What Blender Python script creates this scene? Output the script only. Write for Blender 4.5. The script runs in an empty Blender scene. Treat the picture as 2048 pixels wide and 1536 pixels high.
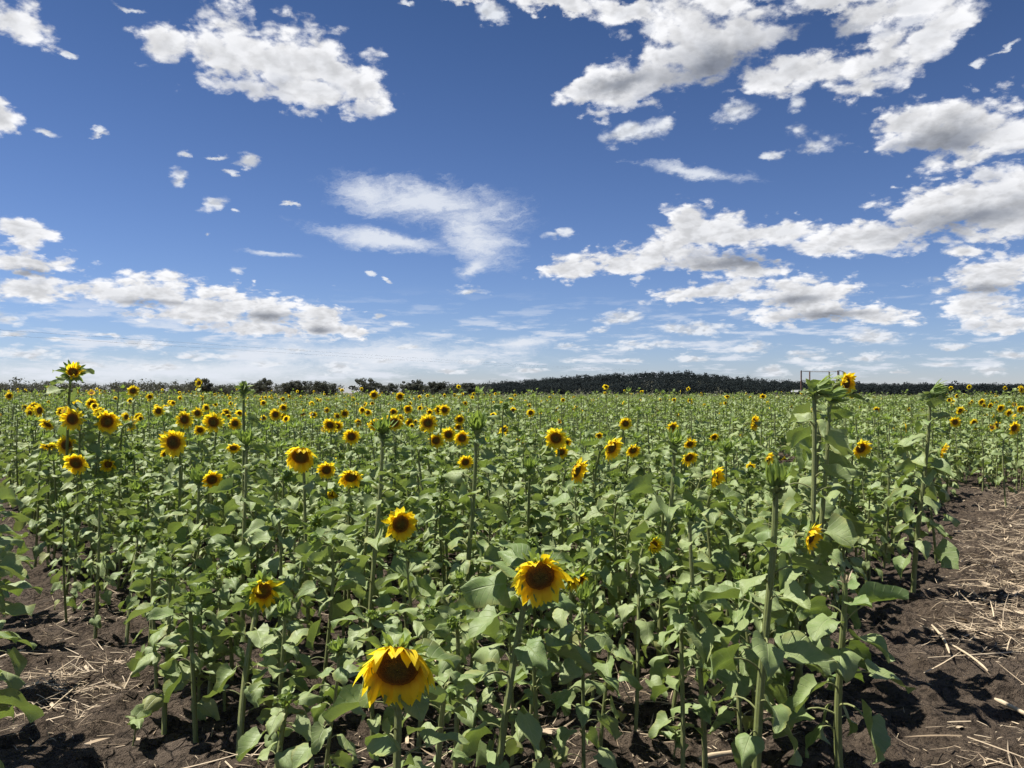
import bpy, math, random
import numpy as np
from mathutils import Vector

# ------------------------------------------------------------------ camera, sky, sun, exposure
SC = bpy.context.scene
COL = SC.collection
F = 1547.0            # focal length in photograph pixels (2048 wide)
HOR = 786.0           # photograph row of the true horizon
H = 1.5               # eye height in metres
R = math.radians

cam = bpy.data.cameras.new('camera')
cam.sensor_width = 36.0
cam.lens = 36.0 * F / 2048.0
cam.clip_start = 0.05
cam.clip_end = 20000.0
cam_o = bpy.data.objects.new('camera', cam)
COL.objects.link(cam_o)
cam_o.location = (0, 0, H)
cam_o.rotation_euler = (R(90) + math.atan((HOR - 768.0) / F), 0, 0)
SC.camera = cam_o

SUN_AZ, SUN_EL = R(-74), R(62)
sdir = Vector((math.sin(SUN_AZ) * math.cos(SUN_EL), math.cos(SUN_AZ) * math.cos(SUN_EL), math.sin(SUN_EL)))
sun = bpy.data.lights.new('sun', 'SUN')
sun.energy = 5.0
sun.angle = R(0.53)
sun.color = (1.0, 0.955, 0.87)
sun_o = bpy.data.objects.new('sun', sun)
COL.objects.link(sun_o)
sun_o.rotation_euler = sdir.to_track_quat('Z', 'Y').to_euler()

SC.view_settings.view_transform = 'Standard'
SC.view_settings.look = 'None'
EXPO = 0.90
SC.view_settings.exposure = EXPO
SC.view_settings.gamma = 1.0
SC.cycles.use_denoising = True
SC.cycles.max_bounces = 6
SC.cycles.diffuse_bounces = 4
SC.cycles.transmission_bounces = 4
SC.cycles.sample_clamp_indirect = 6.0
SC.cycles.use_adaptive_sampling = True
SC.cycles.adaptive_threshold = 0.015
SC.cycles.adaptive_min_samples = 12

PITCH = math.atan((HOR - 768.0) / F)


def ray(px, py):
    """direction of a photograph pixel, scaled so that its y (depth) is 1"""
    x, z = (px - 1024.0) / F, (768.0 - py) / F
    c, s = math.cos(PITCH), math.sin(PITCH)
    y2, z2 = c - z * s, s + z * c
    return x / y2, z2 / y2


def at(px, py, d):
    a, b = ray(px, py)
    return np.array((a * d, d, H + b * d))


def on_ground(px, py):
    a, b = ray(px, py)
    d = -H / b
    return np.array((a * d, d, 0.0))


# ---------------------------------------------------------------- node helpers
class Nodes:
    def __init__(self, tree):
        self.t = tree

    def n(self, typ, *ins, **props):
        nd = self.t.nodes.new(typ)
        kw = {}
        for k, v in props.items():
            if hasattr(nd, k):
                setattr(nd, k, v)
            else:
                kw[k] = v
        for i, v in enumerate(ins):
            if v is not None:
                self.put(nd.inputs[i], v)
        for k, v in kw.items():
            self.put(nd.inputs[k.replace('_', ' ')], v)
        return nd

    def put(self, sock, v):
        if isinstance(v, bpy.types.NodeSocket):
            self.t.links.new(v, sock)
        elif isinstance(v, bpy.types.Node):
            self.t.links.new(v.outputs[0], sock)
        else:
            sock.default_value = v

    def m(self, op, a, b=None, c=None, clamp=False):
        nd = self.t.nodes.new('ShaderNodeMath')
        nd.operation = op
        nd.use_clamp = clamp
        for i, v in enumerate((a, b, c)):
            if v is not None:
                self.put(nd.inputs[i], v)
        return nd.outputs[0]

    def v(self, op, a, b=None, scale=None):
        nd = self.t.nodes.new('ShaderNodeVectorMath')
        nd.operation = op
        self.put(nd.inputs[0], a)
        if b is not None:
            self.put(nd.inputs[1], b)
        if scale is not None:
            self.put(nd.inputs['Scale'], scale)
        return nd.outputs['Value'] if op in ('LENGTH', 'DOT_PRODUCT', 'DISTANCE') else nd.outputs[0]

    def step(self, x, lo, hi, a=0.0, b=1.0):
        nd = self.t.nodes.new('ShaderNodeMapRange')
        nd.interpolation_type = 'SMOOTHSTEP'
        for i, q in enumerate((x, lo, hi, a, b)):
            self.put(nd.inputs[i], q)
        return nd.outputs[0]

    def lin(self, x, lo, hi, a=0.0, b=1.0):
        nd = self.t.nodes.new('ShaderNodeMapRange')
        for i, q in enumerate((x, lo, hi, a, b)):
            self.put(nd.inputs[i], q)
        return nd.outputs[0]

    def mix(self, f, a, b, blend='MIX'):
        nd = self.t.nodes.new('ShaderNodeMix')
        nd.data_type = 'RGBA'
        nd.blend_type = blend
        self.put(nd.inputs[0], f)
        self.put(nd.inputs[6], a)
        self.put(nd.inputs[7], b)
        return nd.outputs[2]

    def noise(self, vec, scale, detail=4.0, rough=0.5, dim='3D', lac=2.0, dist=0.0):
        nd = self.t.nodes.new('ShaderNodeTexNoise')
        nd.noise_dimensions = dim
        self.put(nd.inputs['Vector'], vec)
        self.put(nd.inputs['Scale'], scale)
        nd.inputs['Detail'].default_value = detail
        nd.inputs['Roughness'].default_value = rough
        nd.inputs['Lacunarity'].default_value = lac
        nd.inputs['Distortion'].default_value = dist
        return nd


# ---------------------------------------------------------------- sky with cumulus
# clouds, in photograph pixels: centre, radii, tilt in degrees (turned into azimuth and elevation below)
BIG = [
    (450, 112, 125, 92, 0), (560, 130, 140, 82, -6), (655, 145, 115, 78, -20), (715, 180, 75, 55, -25), (335, 95, 50, 60, 0), (620, 190, 120, 45, -12),
    (20, 50, 95, 52, -8), (0, 228, 50, 40, 0),
    (1400, 95, 175, 100, 12), (1290, 160, 150, 55, 16), (1175, 187, 80, 34, 10), (1500, 62, 120, 62, 0), (1590, 150, 130, 44, 0), (1755, 125, 110, 58, 18),
    (1735, 175, 90, 42, 0), (1865, 80, 105, 50, 25), (1680, 8, 190, 28, 0), (1800, 20, 150, 44, 0), (1120, 2, 110, 20, -6), (940, 0, 70, 16, -8), (1260, 20, 70, 24, 0),
    (1800, 250, 95, 55, 15), (1900, 255, 150, 65, 0), (2010, 270, 100, 75, 0), (1960, 315, 120, 48, 0), (1960, 400, 170, 85, 6), (1850, 440, 165, 66, 14), (1740, 480, 140, 42, 6), (1650, 495, 90, 24, 4),
    (2000, 450, 120, 60, 0), (2070, 410, 120, 95, 0), (1930, 505, 45, 20, 0),
    (1385, 472, 88, 66, 0), (1382, 448, 70, 46, 0), (1450, 462, 70, 44, 0), (1330, 508, 120, 48, 12), (1475, 480, 100, 56, 0), (1230, 530, 140, 32, 6), (1140, 535, 70, 30, 10), (1565, 470, 90, 44, 0), (1430, 530, 140, 26, 0),
    (40, 468, 85, 36, -8), (60, 527, 100, 28, 0),
    (70, 580, 140, 32, 0), (220, 588, 120, 32, 0), (310, 588, 100, 46, 0), (430, 618, 180, 46, 0), (545, 625, 85, 38, 0), (640, 645, 64, 50, 0), (695, 662, 54, 20, -8), (520, 658, 110, 20, 0), (370, 635, 130, 20, 0),
    (1980, 556, 135, 46, 0), (1960, 616, 110, 34, 0), (2010, 652, 105, 28, 0),
    (1600, 592, 120, 52, 0), (1620, 625, 160, 34, 0), (1430, 584, 145, 34, 0), (1510, 545, 90, 22, 0), (1745, 634, 110, 24, -4),
]
SMALL = [
    (262, 7, 34, 9, 0), (135, 105, 20, 7, 0), (187, 272, 24, 8, 25), (85, 262, 30, 10, -10), (358, 357, 32, 26, 30), (430, 407, 38, 18, 22), (500, 328, 34, 15, 0), (442, 312, 26, 8, 8),
    (470, 352, 26, 10, -18), (380, 310, 22, 9, 20), (584, 409, 22, 5, 0), (470, 540, 22, 14, 0), (478, 425, 12, 8, 0), (417, 472, 8, 7, 0), (742, 553, 13, 8, 0), (772, 562, 12, 6, -20),
    (760, 636, 24, 9, 8), (795, 650, 20, 8, 0), (938, 583, 44, 14, 4), (1118, 466, 32, 12, 8), (990, 30, 30, 18, 10), (820, 8, 14, 8, 0),
    (1270, 266, 78, 32, 10), (1475, 226, 52, 27, 22), (1590, 205, 24, 32, -40), (1625, 288, 60, 32, 0), (1540, 316, 30, 15, 0), (1880, 555, 28, 16, 0), (1955, 130, 14, 16, -35), (2000, 98, 34, 8, 12),
    (1240, 640, 58, 19, 4), (1198, 662, 30, 9, 0), (1385, 662, 88, 22, 0), (1300, 692, 76, 14, 0), (1500, 696, 60, 20, 0), (1380, 716, 58, 12, 0), (1610, 715, 60, 13, 0), (1740, 675, 74, 22, 0),
    (1740, 715, 70, 15, 0), (1900, 695, 46, 10, 0), (1545, 742, 36, 15, 0), (1140, 691, 50, 9, 0), (1150, 720, 42, 10, 0), (1050, 742, 48, 9, 0), (1260, 722, 36, 8, 0), (1660, 735, 60, 9, 0),
    (1880, 730, 40, 8, 0), (1985, 740, 60, 14, 0), (1800, 745, 40, 7, 0), (2020, 712, 60, 12, 0), (30, 668, 45, 9, 0), (20, 640, 40, 18, -10), (115, 681, 32, 8, 0), (215, 670, 30, 6, 0),
    (300, 690, 60, 14, 0), (370, 712, 70, 12, 0), (600, 700, 44, 8, 0), (680, 735, 44, 22, 0), (770, 722, 38, 8, 0), (945, 722, 44, 12, 0), (820, 695, 44, 7, 0), (460, 715, 36, 8, 0), (60, 710, 90, 15, 0),
    (160, 728, 90, 14, 0), (320, 735, 80, 9, 0), (900, 742, 50, 8, 0), (540, 728, 40, 8, 0),
]
CIRRUS = [(735, 385, 85, 40, -14), (860, 405, 190, 50, -8), (945, 470, 100, 62, -30), (770, 482, 170, 20, -8), (950, 535, 46, 20, 30), (540, 507, 70, 7, 0), (1040, 685, 70, 14, 4),
          (1390, 345, 150, 14, -12), (760, 712, 360, 40, 0), (330, 742, 520, 30, 0)]

# shaded undersides of the thick clouds
DEEP = [(1420, 132, 175, 48, 8), (1250, 165, 90, 22, 14), (1620, 60, 110, 32, 0), (1940, 440, 190, 34, 6), (1890, 275, 120, 36, 8), (1470, 526, 130, 18, 0), (1660, 632, 110, 13, 0),
        (540, 632, 70, 12, 0), (300, 605, 90, 9, 0), (1590, 600, 70, 14, 0), (60, 545, 70, 10, 0), (640, 660, 36, 10, 0), (1960, 575, 80, 12, 0)]


def cloud_chain(q, E, items, sm, flat):
    out = None
    for (cx, cy, rx, ry, rot) in items:
        a, b = ray(cx, cy)
        az = math.atan(a)
        el = math.atan2(b, math.sqrt(1 + a * a))
        kx = 1.0 / F * (math.cos(az) ** 2)
        ky = 1.0 / F * math.cos(az)
        c, n = math.cos(R(rot)), math.sin(R(rot))
        ax, ay = c / (rx * kx), n / (rx * kx)
        bx, by = -n / (ry * ky), c / (ry * ky)
        u = q.v('DOT_PRODUCT', E, (ax, ay, -ax * az - ay * el))
        v = q.v('DOT_PRODUCT', E, (bx, by, -bx * az - by * el))
        if flat:
            v = q.m('MAXIMUM', v, q.m('MULTIPLY', v, -1.35))
        ln = q.m('MULTIPLY_ADD', v, v, q.m('MULTIPLY', u, u))
        ln = q.m('SQRT', ln)
        out = ln if out is None else q.m('SMOOTH_MIN', out, ln, sm)
    return q.m('SUBTRACT', 1.0, out)


def build_world():
    w = bpy.data.worlds.new('World')
    SC.world = w
    w.use_nodes = True
    w.cycles.sampling_method = 'NONE'
    nt = w.node_tree
    q = Nodes(nt)
    nt.nodes.remove(nt.nodes['Background'])
    out = nt.nodes['World Output']
    sky = q.n('ShaderNodeTexSky', sky_type='NISHITA', sun_disc=False, sun_elevation=SUN_EL, sun_rotation=SUN_AZ, altitude=400.0, air_density=1.0, dust_density=0.15, ozone_density=5.0)
    D = q.n('ShaderNodeTexCoord').outputs['Generated']
    sep = q.n('ShaderNodeSeparateXYZ', D)
    x, y, z = sep.outputs
    az = q.m('ARCTAN2', x, y)
    el = q.m('ARCSINE', z)
    zp = q.m('MAXIMUM', z, 0.0)
    tint = q.n('ShaderNodeValToRGB', q.lin(el, 0.0, 0.55))
    cr = tint.color_ramp
    for p, c in SKY_RAMP:
        e = cr.elements[0] if p == 0 else cr.elements[1] if p == 1 else cr.elements.new(p)
        e.position = p
        e.color = (*c, 1)
    clear = q.v('SCALE', q.mix(1.0, sky.outputs[0], tint.outputs[0], 'MULTIPLY'), scale=1 / 2 ** EXPO)
    # lateral scale shrinks toward the horizon, as the clouds are farther off there
    P = q.v('SCALE', D, scale=q.m('DIVIDE', 1.0, q.m('ADD', zp, 0.40)))
    wob = q.noise(P, 10.0, 6.0, 0.62)
    amp = q.m('MULTIPLY', q.m('ADD', zp, 0.05), 0.13)
    off = q.v('SCALE', q.v('SUBTRACT', wob.outputs['Color'], (0.5, 0.5, 0.5)), scale=amp)
    E = q.v('ADD', q.n('ShaderNodeCombineXYZ', az, el, 1.0).outputs[0], q.v('MULTIPLY', off, (1, 1, 0)))
    # billows and their relief toward the sun
    f1 = q.noise(P, 10.5, 10.0, 0.62).outputs['Fac']
    f2 = q.noise(q.v('ADD', P, (-0.016, 0.004, 0.024)), 10.5, 7.0, 0.58).outputs['Fac']
    vo = q.n('ShaderNodeTexVoronoi', feature='SMOOTH_F1')
    q.put(vo.inputs['Vector'], q.v('ADD', P, q.v('SCALE', wob.outputs['Color'], scale=0.06)))
    vo.inputs['Scale'].default_value = 24.0
    vo.inputs['Detail'].default_value = 2.0
    vo.inputs['Smoothness'].default_value = 0.4
    bil = q.m('SUBTRACT', 0.52, vo.outputs['Distance'])
    fine = q.m('SUBTRACT', q.noise(P, 44.0, 6.0, 0.66).outputs['Fac'], 0.5)
    det = q.m('ADD', q.m('MULTIPLY', q.m('SUBTRACT', f1, 0.5), 2.0), q.m('MULTIPLY_ADD', fine, 0.55, q.m('MULTIPLY', bil, 0.75)))
    vo2 = q.n('ShaderNodeTexVoronoi', feature='SMOOTH_F1')
    q.put(vo2.inputs['Vector'], q.v('ADD', q.v('ADD', P, (-0.007, 0.0, 0.012)), q.v('SCALE', wob.outputs['Color'], scale=0.06)))
    vo2.inputs['Scale'].default_value = 24.0
    vo2.inputs['Detail'].default_value = 2.0
    vo2.inputs['Smoothness'].default_value = 0.4
    puff = q.m('SUBTRACT', vo.outputs['Distance'], vo2.outputs['Distance'])
    rel = q.m('MULTIPLY_ADD', puff, 1.5, q.m('MULTIPLY', q.m('SUBTRACT', f2, f1), 1.9))
    # wisps
    wu = q.v('DOT_PRODUCT', E, (8.7, 2.2, 0.0))
    wv = q.v('DOT_PRODUCT', E, (-10.0, 40.0, 0.0))
    wc = q.v('ADD', q.n('ShaderNodeCombineXYZ', wu, wv, 0.0).outputs[0], q.v('SCALE', wob.outputs['Color'], scale=1.6))
    fw = q.noise(wc, 1.0, 8.0, 0.62).outputs['Fac']
    k = 1.0 / BG / 2 ** EXPO      # cloud colours are given as they read in the picture

    def S(r, g, b):
        return (r * k, g * k, b * k, 1)

    def background(col):
        return q.n('ShaderNodeBackground', col, BG).outputs[0]

    band = q.m('MULTIPLY', q.step(el, R(0.2), R(1.0)), q.step(el, R(8.0), R(3.0)))
    strat = q.n('ShaderNodeCombineXYZ', q.m('MULTIPLY', az, 13.0), q.m('MULTIPLY', el, 75.0), 0.0).outputs[0]
    far = q.noise(strat, 1.0, 7.0, 0.60).outputs['Fac']
    af = q.m('MULTIPLY', q.m('MULTIPLY', q.step(q.m('ADD', far, q.lin(az, -0.7, 0.5, 0.05, 0.0)), 0.51, 0.66), band), 0.85)

    gen = q.noise(P, 1.7, 9.0, 0.6).outputs['Fac']

    def front(lo, hi):
        inside = lambda it: lo - 1.3 * it[2] < it[0] < hi + 1.3 * it[2]
        big = [i for i in BIG if inside(i)]
        sb = cloud_chain(q, E, big, 0.35, True)
        above = cloud_chain(q, q.v('ADD', E, (-0.006, 0.022, 0.0)), big, 0.35, True)
        base = q.m('SUBTRACT', above, sb)
        ss = cloud_chain(q, E, [i for i in SMALL if inside(i)], 0.2, True)
        sw = cloud_chain(q, E, [i for i in CIRRUS if inside(i)], 0.4, False)
        sd = cloud_chain(q, E, [i for i in DEEP if inside(i)], 0.3, False)
        db = q.m('ADD', q.m('ADD', sb, det), 0.21)
        ds = q.m('MULTIPLY_ADD', det, 1.1, q.m('ADD', ss, 0.24))
        ab = q.step(db, -0.08, 0.46)
        as_ = q.step(ds, -0.05, 0.85)
        core = q.step(q.m('MULTIPLY_ADD', det, 0.34, sb), 0.22, 0.86)
        deep = q.step(q.m('MULTIPLY_ADD', det, 0.30, sd), -0.45, 0.95)
        cb = q.mix(core, S(0.93, 0.935, 0.96), S(0.76, 0.772, 0.805))
        cb = q.mix(q.m('MULTIPLY', deep, 0.88), cb, S(0.23, 0.255, 0.31))
        cb = q.v('SCALE', cb, scale=q.lin(rel, -0.40, 0.50, 1.06, 0.80))
        cb = q.mix(q.m('MULTIPLY', q.step(base, 0.02, 0.60), q.step(db, 0.05, 0.55)), cb, q.v('MULTIPLY', cb, (0.66, 0.685, 0.74)))
        csm = q.mix(q.lin(ds, 0.3, 1.3, 0.0, 0.30), S(0.84, 0.87, 0.92), S(0.56, 0.60, 0.68))
        csm = q.v('SCALE', csm, scale=q.lin(rel, -0.25, 0.3, 1.04, 0.76))
        dc = q.m('MULTIPLY_ADD', q.m('SUBTRACT', fw, 0.50), 2.0, sw)
        ac = q.m('MULTIPLY', q.step(dc, -0.15, 0.95), 0.88)
        c = q.mix(ac, clear, S(0.80, 0.84, 0.91))
        c = q.mix(af, c, S(0.78, 0.82, 0.90))
        c = q.mix(q.m('MULTIPLY', as_, 0.95), c, csm)
        return background(q.mix(ab, c, cb))

    # clouds all round, outside the part of the sky the photograph shows
    ag = q.m('MULTIPLY', q.step(gen, 0.54, 0.66), q.step(el, 0.02, 0.12))
    around = background(q.mix(ag, q.mix(af, clear, S(0.70, 0.76, 0.86)), S(0.74, 0.76, 0.80)))
    ground = background(S(0.10, 0.095, 0.08))
    left, right = front(-120, 1050), front(1050, 2170)
    sel = lambda f, a, b: q.n('ShaderNodeMixShader', f, a, b).outputs[0]
    fr = sel(q.m('GREATER_THAN', az, math.atan((1050 - 1024) / F)), left, right)
    away = q.m('MAXIMUM', q.m('GREATER_THAN', q.m('ABSOLUTE', az), 0.66), q.m('GREATER_THAN', el, 0.56))
    up = sel(away, fr, around)
    q.put(out.inputs[0], sel(q.m('LESS_THAN', el, -0.01), up, ground))


BG = 0.10
SKY_RAMP = [(0, (0.86, 0.88, 1.12)), (0.12, (0.66, 0.73, 1.0)), (0.35, (0.46, 0.56, 0.88)), (0.7, (0.36, 0.47, 0.66)), (1, (0.37, 0.47, 0.62))]
build_world()
# ---------------------------------------------------------------- mesh helpers
class Geo:
    """collects quads; every vertex carries lv = (across or ring, along) and tone = a random number of its leaf or petal"""

    def __init__(self):
        self.v, self.f, self.uv, self.t, self.n = [], [], [], [], 0

    def add(self, v, f, uv, tone):
        self.v.append(np.asarray(v, np.float32).reshape(-1, 3))
        self.f.append(np.asarray(f, np.int64).reshape(-1, 4) + self.n)
        self.uv.append(np.asarray(uv, np.float32).reshape(-1, 2))
        self.t.append(np.asarray(tone, np.float32).reshape(-1))
        self.n += len(self.v[-1])

    def build(self, name, mat, parent=None, smooth=True, origin=None):
        me = bpy.data.meshes.new(name)
        if self.n:
            v = np.concatenate(self.v)
            f = np.concatenate(self.f).astype(np.int32)
            if origin is not None:
                v = v - np.asarray(origin, np.float32)
            me.vertices.add(len(v))
            me.vertices.foreach_set('co', v.ravel())
            me.loops.add(f.size)
            me.loops.foreach_set('vertex_index', f.ravel())
            me.polygons.add(len(f))
            me.polygons.foreach_set('loop_start', np.arange(0, f.size, 4, dtype=np.int32))
            me.polygons.foreach_set('use_smooth', np.full(len(f), smooth))
            a = me.attributes.new('lv', 'FLOAT2', 'POINT')
            a.data.foreach_set('vector', np.concatenate(self.uv).ravel())
            a = me.attributes.new('tone', 'FLOAT', 'POINT')
            a.data.foreach_set('value', np.concatenate(self.t))
            me.update(calc_edges=True)
        me.materials.append(mat)
        o = bpy.data.objects.new(name, me)
        COL.objects.link(o)
        if parent is not None:
            o.parent = parent
        return o


def tag(o, label, cat, group=None):
    o['label'] = label
    o['category'] = cat
    if group:
        o['group'] = group
    return o


def empty(name, loc):
    o = bpy.data.objects.new(name, None)
    o.empty_display_size = 0.1
    COL.objects.link(o)
    o.location = loc
    return o


def unit(a):
    return a / np.maximum(np.linalg.norm(a, axis=-1, keepdims=True), 1e-9)


def grid_faces(n, r, c, wrap=False):
    """quads of n grids with r x c vertices each"""
    i, j = np.meshgrid(np.arange(r - 1), np.arange(c if wrap else c - 1), indexing='ij')
    j2 = (j + 1) % c
    q = np.stack([i * c + j, i * c + j2, (i + 1) * c + j2, (i + 1) * c + j], -1).reshape(-1, 4)
    return (q[None] + (np.arange(n) * r * c)[:, None, None]).reshape(-1, 4)


def leaves(g, pos, az, p0, droop, L, W, fold, roll, tone, rng, nv, nu, wavy=1.0):
    """heart-shaped toothed blades; every argument but the last four is one array entry per leaf"""
    n = len(pos)
    if not n:
        return
    v = np.linspace(0, 1, nv + 1)
    u = np.linspace(-1, 1, nu + 1)
    # half width along the blade: broad below the middle, drawn out to a point
    w = np.sin(np.pi * np.clip(v * 0.93 + 0.07, 0, 1) ** 0.60) ** 0.85 * (1 - 0.30 * v) * 1.06
    w[-1] = 0.0
    ang = p0[:, None] - droop[:, None] * v[None] ** 1.2
    st = 1.0 / nv
    cy = np.concatenate([np.zeros((n, 1)), np.cumsum(np.cos((ang[:, 1:] + ang[:, :-1]) / 2) * st, 1)], 1)
    cz = np.concatenate([np.zeros((n, 1)), np.cumsum(np.sin((ang[:, 1:] + ang[:, :-1]) / 2) * st, 1)], 1)
    ph = rng.uniform(0, 6.28, (n, 2))
    x = u[None, None] * (w[None, :, None] * W[:, None, None])
    if nu >= 6:
        tooth = (np.arange(nv + 1) % 2) * 0.13 * (v < 0.95)
        edge = (np.abs(u) == 1)
        x = x * (1 + tooth[None, :, None] * edge[None, None] * rng.uniform(0.4, 1.1, (n, 1, 1)))
    au = np.abs(u)[None, None]
    back = -0.17 * au ** 1.4 * (1 - v[None, :, None]) ** 2.2 * (W / 0.5)[:, None, None]
    lift = fold[:, None, None] * au * w[None, :, None] * W[:, None, None]
    wave = wavy * 0.085 * au ** 1.5 * np.sin(v[None, :, None] * 9 + ph[:, 0, None, None] + np.sign(u)[None, None] * 1.3) * (W / 0.5)[:, None, None]
    pucker = wavy * 0.026 * np.sin(v[None, :, None] * 15 + ph[:, 1, None, None]) * (au * (1 - 0.5 * au))
    # in the local frame: along t, normal m, across b
    t = np.stack([np.zeros_like(ang), np.cos(ang), np.sin(ang)], -1)
    m = np.stack([np.zeros_like(ang), -np.sin(ang), np.cos(ang)], -1)
    mid = np.stack([np.zeros_like(cy), cy, cz], -1)
    curl = rng.normal(size=(n, 1, 1)) * 0.16 * au ** 3 * (W / 0.4)[:, None, None] + rng.normal(size=(n, 1, 1)) * 0.10 * u[None, None]
    k1, k2 = rng.uniform(2.5, 6, (n, 1, 1)), rng.uniform(2.0, 4.5, (n, 1, 1))
    crumple = wavy * 0.035 * np.sin(k1 * v[None, :, None] + 5 * ph[:, 1, None, None]) * np.sin(k2 * u[None, None] + 3 * ph[:, 0, None, None])
    off = lift + wave + pucker + curl + crumple
    p = mid[:, :, None] + t[:, :, None] * back[..., None] + m[:, :, None] * off[..., None]
    p[..., 0] += x
    # roll about the blade's own axis, size, azimuth
    c, s = np.cos(roll)[:, None, None], np.sin(roll)[:, None, None]
    px, pz = p[..., 0] * c - p[..., 2] * s, p[..., 0] * s + p[..., 2] * c
    px, py, pz = px * L[:, None, None], p[..., 1] * L[:, None, None], pz * L[:, None, None]
    ca, sa = np.cos(az)[:, None, None], np.sin(az)[:, None, None]
    # local y points along azimuth az
    wx = py * ca + px * sa
    wy = py * sa - px * ca
    P = np.stack([wx, wy, pz], -1) + pos[:, None, None]
    uv = np.broadcast_to(np.stack(np.meshgrid(u, v, indexing='xy'), -1)[None], (n, nv + 1, nu + 1, 2))
    g.add(P, grid_faces(n, nv + 1, nu + 1), uv, np.repeat(tone, (nv + 1) * (nu + 1)))


def tubes(g, path, rad, sides, tone):
    """n tubes; path (n, k, 3), rad (n, k)"""
    n, k, _ = path.shape
    t = np.gradient(path, axis=1) if k > 2 else np.repeat(path[:, 1:] - path[:, :1], 2, 1)
    t = unit(t)
    ref = np.where(np.abs(t[..., 2:3]) > 0.9, np.array([1.0, 0.05, 0]), np.array([0, 0, 1.0]))
    a = unit(np.cross(t, ref))
    # keep one side vector per tube where it turns from upright to level
    same = np.abs(t[:, :, 2]).max(1) > 0.9
    if same.any():
        fix = np.broadcast_to(unit(np.cross(t, np.array([1.0, 0.05, 0.02]))), a.shape)
        a = np.where(same[:, None, None], fix, a)
    b = np.cross(t, a)
    th = np.arange(sides) * 2 * np.pi / sides
    ring = a[:, :, None] * np.cos(th)[None, None, :, None] + b[:, :, None] * np.sin(th)[None, None, :, None]
    P = path[:, :, None] + ring * rad[:, :, None, None]
    uv = np.broadcast_to(np.stack([np.broadcast_to(np.arange(sides) / sides, (k, sides)), np.broadcast_to(np.linspace(0, 1, k)[:, None], (k, sides))], -1)[None], (n, k, sides, 2))
    g.add(P, grid_faces(n, k, sides, True), uv, np.repeat(np.asarray(tone, float), k * sides))


def ribbons(g, start, d0, tang, L, W, grav, curl, tone, ns=6, shape=0.45, across=2, channel=0.16):
    """petals and bracts: strips that set out along d0, keep their width along tang and bend by gravity and curl"""
    n = len(start)
    v = np.linspace(0, 1, ns + 1)
    d = unit(d0)
    pts, dirs = [start], [d]
    p = start
    for i in range(ns):
        nrm = np.cross(tang, d)
        d = unit(d + np.array([0, 0, -1.0]) * (grav[:, None] / ns) + nrm * (curl[:, None] / ns))
        p = p + d * (L[:, None] / ns)
        pts.append(p)
        dirs.append(d)
    pts, dirs = np.stack(pts, 1), np.stack(dirs, 1)
    w = np.sin(np.pi * np.clip(v * (1 - shape) / 1.0 + shape * 0.62, 0, 1) ** 0.9)
    w = np.minimum(w, 1) * np.clip((1 - v) * 3.2, 0, 1) ** 0.75
    w[-1] = 0.02
    u = np.linspace(-1, 1, across + 1)
    nrm = np.cross(np.broadcast_to(tang[:, None], dirs.shape), dirs)
    X = u[None, None] * w[None, :, None] * W[:, None, None] * 0.5
    Z = (u[None, None] ** 2 - 0.4) * w[None, :, None] * W[:, None, None] * channel
    P = pts[:, :, None] + tang[:, None, None] * X[..., None] + nrm[:, :, None] * Z[..., None]
    uv = np.broadcast_to(np.stack(np.meshgrid(u, v, indexing='xy'), -1)[None], (n, ns + 1, across + 1, 2))
    g.add(P, grid_faces(n, ns + 1, across + 1), uv, np.repeat(tone, (ns + 1) * (across + 1)))


def revolve(g, c, f, e1, e2, prof, sides, tone, bump=None, cup=None):
    """a surface round axis f through c; prof: list of (radius, along)"""
    th = np.arange(sides) * 2 * np.pi / sides
    rim = np.cos(th)[:, None] * e1 + np.sin(th)[:, None] * e2
    P = np.stack([c + f * h + rim * r for r, h in prof])
    if bump is not None:
        P = P + f * bump[..., None]
    k = len(prof)
    rr = np.array([r for r, _ in prof])
    uv = np.stack([np.broadcast_to(th[None] / 6.2832, (k, sides)), np.broadcast_to((rr / rr.max())[:, None], (k, sides))], -1)
    g.add(P, grid_faces(1, k, sides, True), uv, np.full(k * sides, tone))


def box(g, c, s, tone=0.5, rot=0.0):
    c, s = np.asarray(c, float), np.asarray(s, float) / 2
    v = np.array([(x, y, z) for x in (-1, 1) for y in (-1, 1) for z in (-1, 1)]) * s
    ca, sa = math.cos(rot), math.sin(rot)
    v = np.stack([v[:, 0] * ca - v[:, 1] * sa, v[:, 0] * sa + v[:, 1] * ca, v[:, 2]], -1) + c
    g.add(v, [(0, 1, 3, 2), (4, 6, 7, 5), (0, 4, 5, 1), (2, 3, 7, 6), (0, 2, 6, 4), (1, 5, 7, 3)], np.zeros((8, 2)), np.full(8, tone))


def hash2(ix, iy, seed):
    h = (ix.astype(np.int64) * 374761393 + iy.astype(np.int64) * 668265263 + seed * 974634777) & 0xffffffff
    h = ((h ^ (h >> 13)) * 1274126177) & 0xffffffff
    h = ((h ^ (h >> 16)) * 2246822519) & 0xffffffff
    return ((h ^ (h >> 15)) & 0xffffff) / float(0xffffff)


def vnoise(x, y, seed=0):
    ix, iy = np.floor(x), np.floor(y)
    fx, fy = x - ix, y - iy
    fx, fy = fx * fx * (3 - 2 * fx), fy * fy * (3 - 2 * fy)
    a, b = hash2(ix, iy, seed), hash2(ix + 1, iy, seed)
    c, d = hash2(ix, iy + 1, seed), hash2(ix + 1, iy + 1, seed)
    return (a + (b - a) * fx) * (1 - fy) + (c + (d - c) * fx) * fy


def fbm(x, y, seed=0, oct=4, rough=0.5):
    s, a, t = 0, 1.0, 0
    for i in range(oct):
        s = s + a * vnoise(x * 2 ** i + 13.7 * i, y * 2 ** i - 7.3 * i, seed + i)
        t += a
        a *= rough
    return s / t


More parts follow.
